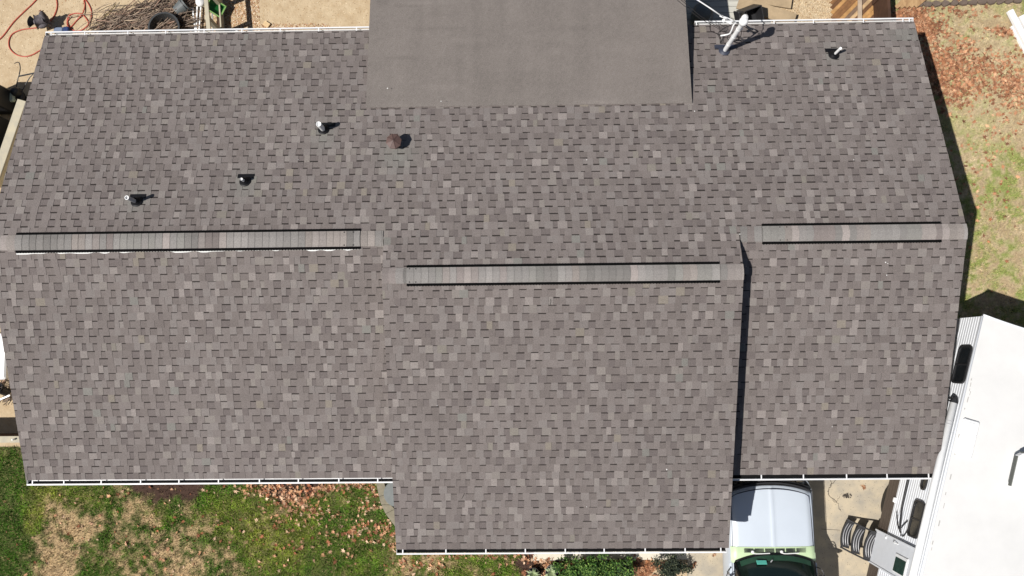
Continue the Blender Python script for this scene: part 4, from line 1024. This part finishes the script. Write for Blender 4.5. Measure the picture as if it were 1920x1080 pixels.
# wooden gate lying with its diagonal boards
gate = empty('wooden_gate', tuple(at(1620, 15, G)), 'weathered brown board gate with diagonal boards, behind the right end of the back gutter', 'gate'); GO = tuple(at(1620, 15, G))
gz = G+.5
def gpt(px, py, z=gz): return at(px, py, z)
mb = MB(GO); gcol = []
for k in range(-8, 16):
    a = gpt(1568+k*9.5, 45, gz-.35); b = gpt(1568+k*9.5+62, -18, gz-.35)
    x0c, x1c = gpt(1571, 20).x, gpt(1661, 20).x
    # clip to the gate width
    d_ = b-a; ta = max(0, (x0c-a.x)/d_.x); tb = min(1, (x1c-a.x)/d_.x)
    if tb-ta > .05:
        mb.beam(a+d_*ta, a+d_*tb, .076, .02+.004*(k % 2)); c_ = random.choice([srgb(196, 150, 96, .7), srgb(150, 108, 70, .7), srgb(118, 84, 58, .7), srgb(205, 172, 130, .7), srgb(134, 110, 90, .7)]); gcol += [c_[:3]]*8
mesh_obj('gate_board', [tuple(v) for v in mb.v], mb.f, TWIG, gate, cols=np.array(gcol))
mb = MB(GO); mb.beam(gpt(1612, 45, gz-.3), gpt(1612, -18, gz-.3), .085, .04); mb.beam(gpt(1651, 45, gz-.29), gpt(1651, -18, gz-.29), .15, .05); mb.build('gate_rail', mat('sunbleached_rail', srgb(190, 170, 148, .75), .85, noise=.2, scale=5), gate)
mb = MB(GO); mb.box(gpt(1655, -10, G+.6), (.1, .1, 1.7)); mb.box(gpt(1651, 12, G+.45)+Vector((.0, 0, 0)), (.06, 1.3, .8)); mb.build('gate_post', WOODD, gate)
# side fence piece behind the gate and stone edging
fe = empty('board_fence', tuple(at(1700, 0, G)), 'brown weathered boards leaning where the gate meets the stone edging', 'fence'); FO = tuple(at(1700, 0, G))
mb = MB(FO)
for k in range(5): mb.beam(at(1680+k*9, 14-k*.5, G+.1), at(1712+k*9, -14, G+.12), .085, .02)
mb.build('fence_board', WOODB, fe)
for k in range(12):
    px = 1722+k*17; c = at(px, 8-.55*k-(0 if k < 7 else .8), G+.05); mb = MB(); n = 7
    vs = []; 
    for zz_, sc_ in ((0, 1), (.06, 1.02), (.085, .85)):
        for i in range(n): a = 2*PI*i/n; rr_ = (1+.18*math.sin(i*2.3+k))*sc_; vs.append((c.x+.095*rr_*math.cos(a)*1.1, c.y+.07*rr_*math.sin(a), G+zz_))
    fs = [tuple(range(2*n, 3*n))]+[(l*n+i, l*n+(i+1) % n, l*n+n+(i+1) % n, l*n+n+i) for l in (0, 1) for i in range(n)]
    mb.add(vs, fs); o = mb.build('edging_stone', mat('grey_edging_stone', srgb(128, 112, 100, .6), .9, noise=.3, scale=12, bump=.4) if k == 0 else bpy.data.materials['grey_edging_stone'])
    tag(o, ('leftmost grey-brown edging stone of the row above the side yard' if k == 0 else 'grey-brown edging stone, %s from the left in the row above the side yard' % ['second', 'third', 'fourth', 'fifth', 'sixth', 'seventh', 'eighth', 'ninth', 'tenth', 'eleventh', 'twelfth'][k-1]), 'stone', 'edging stones along the side yard')
# white vinyl posts stacked on the grass
for i, (a, b, wd, z, lab) in enumerate([((1893, 20), (1950, 130), .125, G+.16, 'long white vinyl post lying on top of the stack at the top right edge'),
                                   ((1897, 49), (1945, 140), .075, G+.05, 'narrow white vinyl post at the left side of the stack on the grass'),
                                   ((1903, 44), (1952, 138), .075, G+.05, 'narrow white vinyl post second from the left in the stack'),
                                   ((1914, 30), (1960, 115), .125, G+.07, 'white vinyl post right of the top one, running out of the picture')]):
    A, B = at(*a, z), at(*b, z); o = MB().beam(A, B, wd, .09).build('vinyl_post', PVC, None, bevel=.008); tag(o, lab, 'post', 'white vinyl posts on the grass')

# ---------------------------------------------------------------- back yard, left
def onG(px, py, h=0): return at(px, py, G+h)
def hose(name, pts, label, r=.013, h=.015):
    V = [onG(px, py, h+(.03 if k else 0)) for px, py, k in pts]
    o = MB().tube(catmull(V, 10), r, 8).build(name, HOSE, smooth=True); tag(o, label, 'hose', 'pieces of red hose on the soil')
hose('garden_hose', [(-12, 82, 0), (5, 68, 0), (25, 42, 0), (45, 22, 0), (62, 6, 0), (80, -14, 0)], 'straight run of red hose crossing the top left corner')
hose('garden_hose', [(103, -10, 0), (107, 5, 0), (106, 18, 0), (100, 32, 0), (90, 43, 0), (78, 50, 0), (60, 53, 0), (40, 56, 0), (24, 63, 0), (17, 75, 0), (18, 90, 0), (30, 102, 0), (47, 106, 0), (62, 102, 0), (74, 95, 0), (90, 88, 0)], 'red hose curving past the dark bird and looping back under the roof edge')
hose('garden_hose', [(154, -12, 0), (158, 3, 0), (159, 12, 0), (155, 25, 1), (145, 37, 0), (132, 51, 0), (128, 46, 0), (126, 38, 0), (130, 29, 0), (141, 25, 0), (152, 26, 0), (161, 34, 0), (166, 44, 0), (160, 52, 0), (148, 58, 0), (136, 56, 0), (128, 50, 1), (126, 42, 0), (131, 30, 1)], 'coiled red hose in a round loop beside the twig pile')
hose('garden_hose', [(155, -6, 0), (165, 6, 0), (171, 20, 0), (171, 34, 0), (167, 44, 0), (162, 50, 0), (154, 56, 0), (144, 61, 0)], 'red hose bowing outside the coil, right of the round loop')
# hen
hc = onG(90, 50); HO = (hc.x, hc.y, G); hen = empty('hen', HO, 'dark hen with pale back feathers standing on the soil by the red hose', 'hen')
FEA = mat('dark_feathers', (.02, .017, .018, 1), .75, noise=1.0, scale=11, col2=(.16, .14, .15, 1), bump=.7, bscale=50)
FEAB = mat('black_feathers', (.012, .011, .012, 1), .7, noise=.4, scale=30)
def Hn(x, y, z): return Vector((hc.x+x, hc.y+y, G+z))
def skin(name, pts, edges, parent, m, org, sub=2):
    me = bpy.data.meshes.new(name); me.from_pydata([tuple(Vector(p_[:3])-Vector(org)) for p_ in pts], edges, []); o = bpy.data.objects.new(name, me); COL.objects.link(o); o.parent = parent
    sk = o.modifiers.new('skin', 'SKIN'); sk.use_smooth_shade = True
    for i, p_ in enumerate(pts): r_ = p_[3]; me.skin_vertices[0].data[i].radius = (r_, r_)
    me.skin_vertices[0].data[0].use_root = True
    ss = o.modifiers.new('sub', 'SUBSURF'); ss.levels = sub; ss.render_levels = sub; me.materials.append(m); return o
# walking towards the upper right: tail at the left, breast right, neck up
B = [(*Hn(.00, .01, .25), .125), (*Hn(.08, .05, .27), .115), (*Hn(.12, .10, .36), .072), (*Hn(.125, .13, .45), .045), (*Hn(.13, .14, .49), .045), (*Hn(-.08, -.01, .28), .09), (*Hn(-.14, -.03, .34), .06)]
skin('body', B, [(0, 1), (1, 2), (2, 3), (3, 4), (0, 5), (5, 6)], hen, FEA, HO)
mb = MB(HO)
for k in range(9):
    a = (k-4)*.07; b = Hn(-.09, -.015, .29); e = b+Vector((-.10-.02*math.cos(a*6), -.03+a*.42, .07+.05*math.cos(a*4))); s_ = Vector((.02, .06, .0)).normalized()*.030
    mb.add([b-s_*.6, b+s_*.6, e+s_, e+(e-b)*.12, e-s_], [(0, 1, 2, 3, 4)])
mb.build('tail_feather', FEAB, hen)
for s in (-1, 1):
    mb = MB(HO); mb.lathe(Hn(.0-s*.055, .0+s*.105, .28), [(.001, -.12), (.045, -.07), (.055, 0), (.04, .07), (.001, .10)], 10, (-.8, -.35, .1)); mb.build('wing', FEA, hen, smooth=True)
    mb = MB(HO); f = Hn(.02-s*.02, -.0+s*.045, 0); mb.tube([f+Vector((0, 0, .18)), f+Vector((0, 0, .015))], .008, 6)
    for a in (-.5, 0, .5, PI): mb.tube([f+Vector((0, 0, .012)), f+Vector((math.cos(a+.5)*.045, math.sin(a+.5)*.045, .006))], .005, 5)
    mb.build('leg', mat('hen_leg', srgb(200, 150, 100, .6), .6) if s < 0 else bpy.data.materials['hen_leg'], hen)
mb = MB(HO); mb.lathe(Hn(.165, .155, .49), [(.014, 0), (.008, .02), (.001, .035)], 8, (.8, .5, -.1)); mb.build('beak', bpy.data.materials['hen_leg'], hen)
mb = MB(HO)
for k in range(4): mb.lathe(Hn(.11+k*.013, .13+k*.008, .528), [(.008, 0), (.006, .016), (.001, .024)], 6)
mb.build('comb', mat('red_comb', (.35, .02, .02, 1), .5), hen)
# small blue and white toy truck by the gutter
c = onG(118, 59); t = empty('ride_on_toy', tuple(c), 'small blue and grey toy lying against the back gutter near the left corner', 'toy')
mb = MB(tuple(c)); mb.box(c+Vector((-.06, 0, .06)), (.22, .14, .08), bev=.02); mb.build('toy_body', mat('grey_blue_plastic', srgb(140, 155, 180, .6), .4), t)
mb = MB(tuple(c)); mb.box(c+Vector((.12, 0, .06)), (.14, .15, .10), bev=.02); mb.build('toy_cab', mat('navy_plastic', (.02, .04, .12, 1), .4), t)
mb = MB(tuple(c))
for x in (-.12, .12):
    for y in (-.08, .08): mb.lathe(c+Vector((x, y-.01, .035)), [(.001, 0), (.035, 0), (.035, .02), (.001, .02)], 10, (0, 1, 0))
mb.build('toy_wheel', BLACKM, t)

# brush pile
def twigs(name, spots, label, n0, cols):
    V = []; Fq = []; Cc = []
    for px, py, rx, ry, n, ang, L0 in spots:
        for _ in range(int(n*.62)):
            a = ang+random.gauss(0, .38); L = L0*random.uniform(.35, 1.2); c = onG(px+random.gauss(0, .5)*rx, py+random.gauss(0, .5)*ry, random.uniform(.02, .26))
            d_ = Vector((math.cos(a), math.sin(a), random.uniform(-.12, .12))); r = random.uniform(.004, .013); k = Vector((-d_.y, d_.x, 0))*random.uniform(-.06, .06)*L
            P = [c-d_*L/2, c+k, c+d_*L/2]; col = random.choice(cols); j = random.uniform(.5, 1.2); n0_ = len(V)
            s_ = Vector((-d_.y, d_.x, 0)).normalized(); u_ = Vector((0, 0, 1))
            for i, p_ in enumerate(P):
                p_.z = max(p_.z, G+.012)
                rr_ = r*(1, .85, .45)[i]
                for q_ in range(4): an = PI/2*q_; V.append(tuple(p_+s_*rr_*math.cos(an)+u_*rr_*math.sin(an))); Cc.append((col[0]*j, col[1]*j, col[2]*j))
            for i in range(2):
                for q_ in range(4): w2 = (q_+1) % 4; Fq.append((n0_+i*4+q_, n0_+i*4+w2, n0_+i*4+4+w2, n0_+i*4+4+q_))
    o = mesh_obj(name, V, np.array(Fq), TWIG, cols=np.array(Cc)); o['kind'] = 'stuff'; o['label'] = label; o['category'] = 'brush'; return o
TC = [srgb(172, 152, 134, .8), srgb(146, 128, 114, .8), srgb(196, 174, 148, .8), srgb(112, 96, 84, .8), srgb(178, 146, 126, .8)]
twigs('brush_pile', [(258, 36, 70, 16, 420, .42, .75), (225, 48, 50, 10, 160, .5, .6), (300, 14, 60, 14, 260, .45, .8), (330, 6, 40, 12, 120, .6, .5), (280, 45, 60, 10, 160, .2, .5), (250, 50, 60, 8, 120, .9, .35), (345, 34, 26, 8, 60, .3, .4), (350, 45, 14, 10, 50, .1, .3)], 'heap of dry grey-brown twigs behind the back gutter', 1, TC)
mb = MB(); mb.tube(catmull([onG(180, 44, .1), onG(195, 32, .12), onG(208, 20, .15), onG(217, 7, .2)], 5), .009, 6); mb.tube(catmull([onG(172, 54, .02), onG(188, 40, .06), onG(200, 28, .08)], 5), .006, 6)
o = mb.build('branch', mat('olive_branch', srgb(120, 105, 60, .7), .8)); tag(o, 'single long bent branch sticking out of the left end of the twig heap', 'branch')
# pots
def bowl(px, py, z, r, h, m, name, label, axis=(0, 0, 1), fill=None):
    c = at(px, py, z); t = empty(name, (c.x, c.y, G), label, 'pot'); mb = MB((c.x, c.y, G)); ax = Vector(axis).normalized()
    mb.lathe(c, [(.001, -h/2), (r*.72, -h/2), (r*.98, h/2-.03), (r*1.06, h/2-.02), (r*1.06, h/2), (r*.95, h/2), (r*.66, -h/2+.02), (.001, -h/2+.02)], 28, ax); mb.build('pot_shell', m, t, smooth=False)
    mb = MB((c.x, c.y, G)); mb.lathe(c, [(r*1.0, h/2-.06), (r*1.035, h/2-.06), (r*1.035, h/2-.045), (r*1.0, h/2-.045)], 28, ax); mb.build('pot_band', DARKM, t)
    return c
c = bowl(313, 57, G+.22, .34, .34, mat('black_tub_plastic', (.03, .032, .033, 1), .45, spec=.5), 'plant_tub', 'large round black tub full of twigs against the back gutter')
twigs('tub_twigs', [(313, 54, 40, 8, 90, .2, .3)], 'broken twigs filling the round black tub', 1, TC)
bowl(341, 14, G+.16, .17, .30, mat('grey_pot_plastic', (.10, .11, .11, 1), .5), 'nursery_pot', 'grey nursery pot lying on its side beyond the twig heap', axis=(.75, .5, .15))
bowl(215, 56, G+.08, .22, .12, DARKM, 'shallow_tray', 'shallow black tray at the left foot of the twig heap')
o = MB().lathe(onG(198, 57, .05), [(.001, -.05), (.08, -.04), (.10, 0), (.08, .04), (.001, .06)], 14).build('white_ball', PVC, smooth=True); tag(o, 'white ball lying at the left end of the twig heap by the gutter', 'ball')
o = MB().lathe(at(376, 4, G+.5), [(.001, -.10), (.09, -.06), (.11, 0), (.09, .06), (.001, .09)], 16).build('white_bag', PVC, smooth=True); tag(o, 'round white plastic bag at the top end of the pale upright board', 'bag')
# poles, boards, trestle beside the brush pile
for i, (a, b, wd, h, m, lab) in enumerate([((361, 14), (367, 62), .035, .12, PVC, 'leftmost white pole of the bundle by the back gutter'), ((370, 12), (368, 62), .035, .14, PVC, 'middle white pole of the bundle by the back gutter'),
        ((377, 12), (373, 62), .03, .16, PVC, 'right white pole of the bundle, nearest the pale board'), ((398, 20), (399, 62), .025, .12, GREYP, 'single grey pole standing right of the pale board'),
        ((410, 24), (411, 62), .05, .06, WOODD, 'dark brown stake under the green tray')]):
    o = MB().beam(onG(*a, h), onG(*b, h), wd, .03).build('pole', m, None, bevel=.006); tag(o, lab, 'pole')
tres = empty('trestle', tuple(onG(420, 30)), 'tall pale wooden trestle rail standing over the poles behind the back gutter', 'trestle'); TR = tuple(onG(420, 30))
mb = MB(TR); mb.beam(at(384, -30, G+.96), at(392, 62, G+.96), .085, .05); mb.build('rail', WOODC, tres)
mb = MB(TR)
for py in (-22, 32):
    p_ = at(387, py, G+.96); mb.box(Vector((p_.x, p_.y, G+.47)), (.09, .09, .94))
mb.build('post', WOODC, tres)
o = MB().beam(onG(413, -12, .12), onG(418, 62, .12), .03, .24).build('edge_board', WOODC); tag(o, 'thin tan board standing on its edge right of the trestle', 'board')
o = MB().beam(onG(430, 58, .03), onG(446, 60, .03), .05, .04).build('white_block', PVC); tag(o, 'short white block against the gutter right of the trestle', 'block')
mb = MB(); c = onG(402, 14, .25); R = Matrix.Rotation(-.45, 3, 'Z') @ Matrix.Rotation(.7, 3, 'Y')
t = empty('green_tray', tuple(onG(402, 14)), 'green plastic tray with a pale rim wedged under the trestle', 'tray'); to = tuple(onG(402, 14))
mb = MB(to); mb.box(c, (.34, .26, .02), M=R)
for sx_, sy_, a_, b_ in ((-.17, 0, .02, .26), (.17, 0, .02, .26), (0, -.13, .34, .02), (0, .13, .34, .02)): mb.box(c+R @ Vector((sx_, sy_, .04)), (a_, b_, .10), M=R)
mb.build('tray_body', GREENP, t); mb = MB(to)
for sx_, sy_, a_, b_ in ((-.18, 0, .025, .30), (.18, 0, .025, .30), (0, -.14, .38, .025), (0, .14, .38, .025)): mb.box(c+R @ Vector((sx_, sy_, .095)), (a_, b_, .014), M=R)
mb.build('tray_rim', LIME, t)
# wood chips and pebbles
def pebbles(name, spots, label, cols, smin, smax):
    V = []; Fq = []; Cc = []
    for px, py, rx, ry, n in spots:
        for _ in range(n):
            c = onG(px+random.uniform(-1, 1)*rx, py+random.uniform(-1, 1)*ry, 0); s = random.uniform(smin, smax); a = random.uniform(0, PI); col = random.choice(cols); j = random.uniform(.6, 1.15)*.8
            n0 = len(V); ca, sa = math.cos(a), math.sin(a)
            for u, v, z in ((-1, 0, 0), (0, .6, 0), (1, 0, 0), (0, -.6, 0), (random.uniform(-.3, .3), 0, .5)): V.append((c.x+(u*ca-v*sa)*s, c.y+(u*sa+v*ca)*s, G+.002+z*s))
            Cc += [(col[0]*j, col[1]*j, col[2]*j)]*5; Fq += [(n0, n0+1, n0+4), (n0+1, n0+2, n0+4), (n0+2, n0+3, n0+4), (n0+3, n0, n0+4)]
    for i in range(0): pass
    o = mesh_obj(name, V, np.array(Fq)[:, ::-1], LEAFM, cols=np.array(Cc)); o['kind'] = 'stuff'; o['label'] = label; o['category'] = 'gravel'
PC = [srgb(205, 170, 130), srgb(170, 125, 90), srgb(235, 215, 190), srgb(190, 150, 110), srgb(150, 110, 80)]
pebbles('wood_chips', [(455, 25, 32, 34, 1500), (500, 52, 60, 6, 260), (560, 50, 60, 6, 220), (395, 40, 30, 22, 500), (350, 40, 25, 15, 200), (130, 30, 50, 30, 60)], 'brown wood chips scattered right of the trestle behind the gutter', PC, .008, .028)
SC = [srgb(225, 200, 160), srgb(190, 158, 118), srgb(150, 120, 88), srgb(240, 222, 190)]
pebbles('soil_pebbles', [(580, 28, 110, 32, 700), (60, 60, 90, 70, 900), (1500, 22, 60, 22, 2600), (1430, 30, 30, 12, 300), (20, 160, 40, 60, 200), (200, 20, 60, 25, 200)], 'small pebbles and crumbs over the bare tan soil behind the house', SC, .005, .016)
o = MB().box(onG(500, 46, .03), (.14, .11, .05), rz=-.6).build('brick_piece', mat('tan_brick', srgb(225, 195, 150, .8), .9, noise=.2)); tag(o, 'small tan brick piece lying on the soil behind the left back gutter', 'brick')
# left side: cream panel, mower, added shade boxes, clutter
A, B_ = at(42, 188, G+.75), at(-14, 350, G+.75)
o = MB().beam(A, B_, .20, .05).build('cream_panel', WOODC, None, bevel=.01); tag(o, 'long pale cream board lying along the left edge of the roof', 'board')
d_ = (B_-A).normalized(); mid = (A+B_)/2
o = MB().beam(A+Vector((0, 0, -.4))+d_*.03, B_+Vector((0, 0, -.4))-d_*.03, .06, .74).build('low_wall', mat('cream_wall', srgb(226, 218, 190, .7), .8, noise=.2)); tag(o, 'low cream wall under the pale board at the left of the house', 'wall')
mo = onG(28, 178); mw = empty('push_mower', tuple(mo), 'black and pale green push mower with black tubes in place of its handle shadow, beside the left roof edge', 'mower'); MO = tuple(mo)
mb = MB(MO); mb.box(at(12, 183, G+.25), (.40, .22, .10), bev=.03, rz=.05); mb.box(at(6, 184, G+.34), (.16, .14, .06), bev=.02); mb.build('mower_deck', mat('pale_green_metal', srgb(225, 235, 210, .75), .4), mw)
mb = MB(MO); mb.lathe(at(30, 172, G+.30), [(.10, -.12), (.11, 0), (.09, .08), (.05, .12), (.001, .13)], 16); mb.box(at(36, 181, G+.18), (.22, .2, .14), bev=.03); mb.build('engine', DARKM, mw)
mb = MB(MO)  # black rods laid where the handlebars cast their shadow
mb.tube(catmull([at(30, 168, G+.3), at(33, 150, G+.35), at(36, 141, G+.4), at(36, 138, G+.4)], 4), .011, 6); mb.tube([at(40, 174, G+.3), at(48, 158, G+.35), at(56, 145, G+.4), at(62, 139, G+.42)], .011, 6)
mb.tube([at(35, 143, G+.4), at(50, 140, G+.42), at(64, 137, G+.42)], .018, 6); mb.tube(catmull([at(31, 167, G+.3), at(36, 166, G+.32), at(42, 168, G+.32)], 4), .01, 6)
mb.tube(catmull([at(36, 140, G+.4), at(38, 128, G+.5), at(36, 118, G+.55), at(32, 117, G+.55), at(27, 119, G+.52)], 5), .012, 6, r2=.008)
mb.build('handle_shadow', DARKM, mw)
mb = MB(MO)
for px, py in ((2, 190), (24, 192), (4, 172), (42, 186)): mb.lathe(at(px, py, G+.1), [(.001, 0), (.1, 0), (.1, .05), (.001, .05)], 14, (1, 0, 0))
mb.build('wheel', BLACKM, mw)
# dark boxes added past the left frame edge to throw deep shade
for i, (px, py, sx_, sy_, h, lab) in enumerate([(-44, 170, .6, .5, .95, 'dark box added past the left picture edge to throw shade beside the mower'), (-62, 250, .9, 1.0, .95, 'larger dark box added past the left picture edge to throw shade below the mower')]):
    c = at(px, py, G+h); mb = MB(); mb.box((c.x, c.y, G+h/2), (sx_, sy_, h-.06), bev=.03); mb.box((c.x, c.y, G+h-.03), (sx_+.04, sy_+.04, .06), bev=.02)
    o = mb.build('shade_box', DARKM); tag(o, lab, 'shade box')
o = MB().beam(onG(-10, 226, .3), onG(22, 237, .2), .10, .03).build('old_board', WOODB); tag(o, 'short brown board in the shade left of the cream panel', 'board')
# front left fence and clutter
fn = empty('side_fence', tuple(onG(0, 815)), 'low wooden fence with a pale top rail meeting the left wall of the house', 'fence'); fo = tuple(onG(0, 815))
ytop = at(10, 824, G+1.15).y; mb = MB(fo); mb.box((XL-1.45, ytop, G+1.13), (3.6, .13, .04)); mb.build('top_rail', WOODC, fn)
mb = MB(fo)
for k in range(24): mb.box((XL-3.2+k*.15, ytop+.01, G+.55), (.142, .022, 1.1))
mb.build('fence_board', WOODD, fn)
mb = MB(fo); mb.box((XL+.32-.1, ytop, G+.58), (.09, .09, 1.16)); mb.build('fence_post', WOODC, fn)
mb = MB(fo); mb.lathe((at(27, 818, G+1.15).x, ytop, G+1.14), [(.02, 0), (.018, .08), (.001, .09)], 10); mb.build('post_pin', PVC, fn)
c = at(-14, 668, G+.5); o = MB().box((c.x, c.y, G+.27), (.62, 1.0, .52), bev=.03).build('white_chest', PVC); tag(o, 'white box half seen at the left picture edge below the ridge', 'box')
bowl(5, 732, G+.18, .11, .30, DARKM, 'black_pot', 'small shiny black pot among scraps left of the house', axis=(-.2, .4, .9))
for i, (a, b, h, lab) in enumerate([((-6, 702), (10, 697), .3, 'upper white strip lying across the scraps left of the house'), ((-6, 752), (19, 741), .3, 'lower white strip lying across the scraps left of the house')]):
    o = MB().beam(onG(*a, h), onG(*b, h), .035, .03).build('white_strip', PVC); tag(o, lab, 'strip')
twigs('scrap_heap', [(5, 715, 14, 16, 60, .6, .35), (16, 748, 12, 8, 40, .8, .3)], 'brown twigs and scraps beside the black pot', 1, TC)
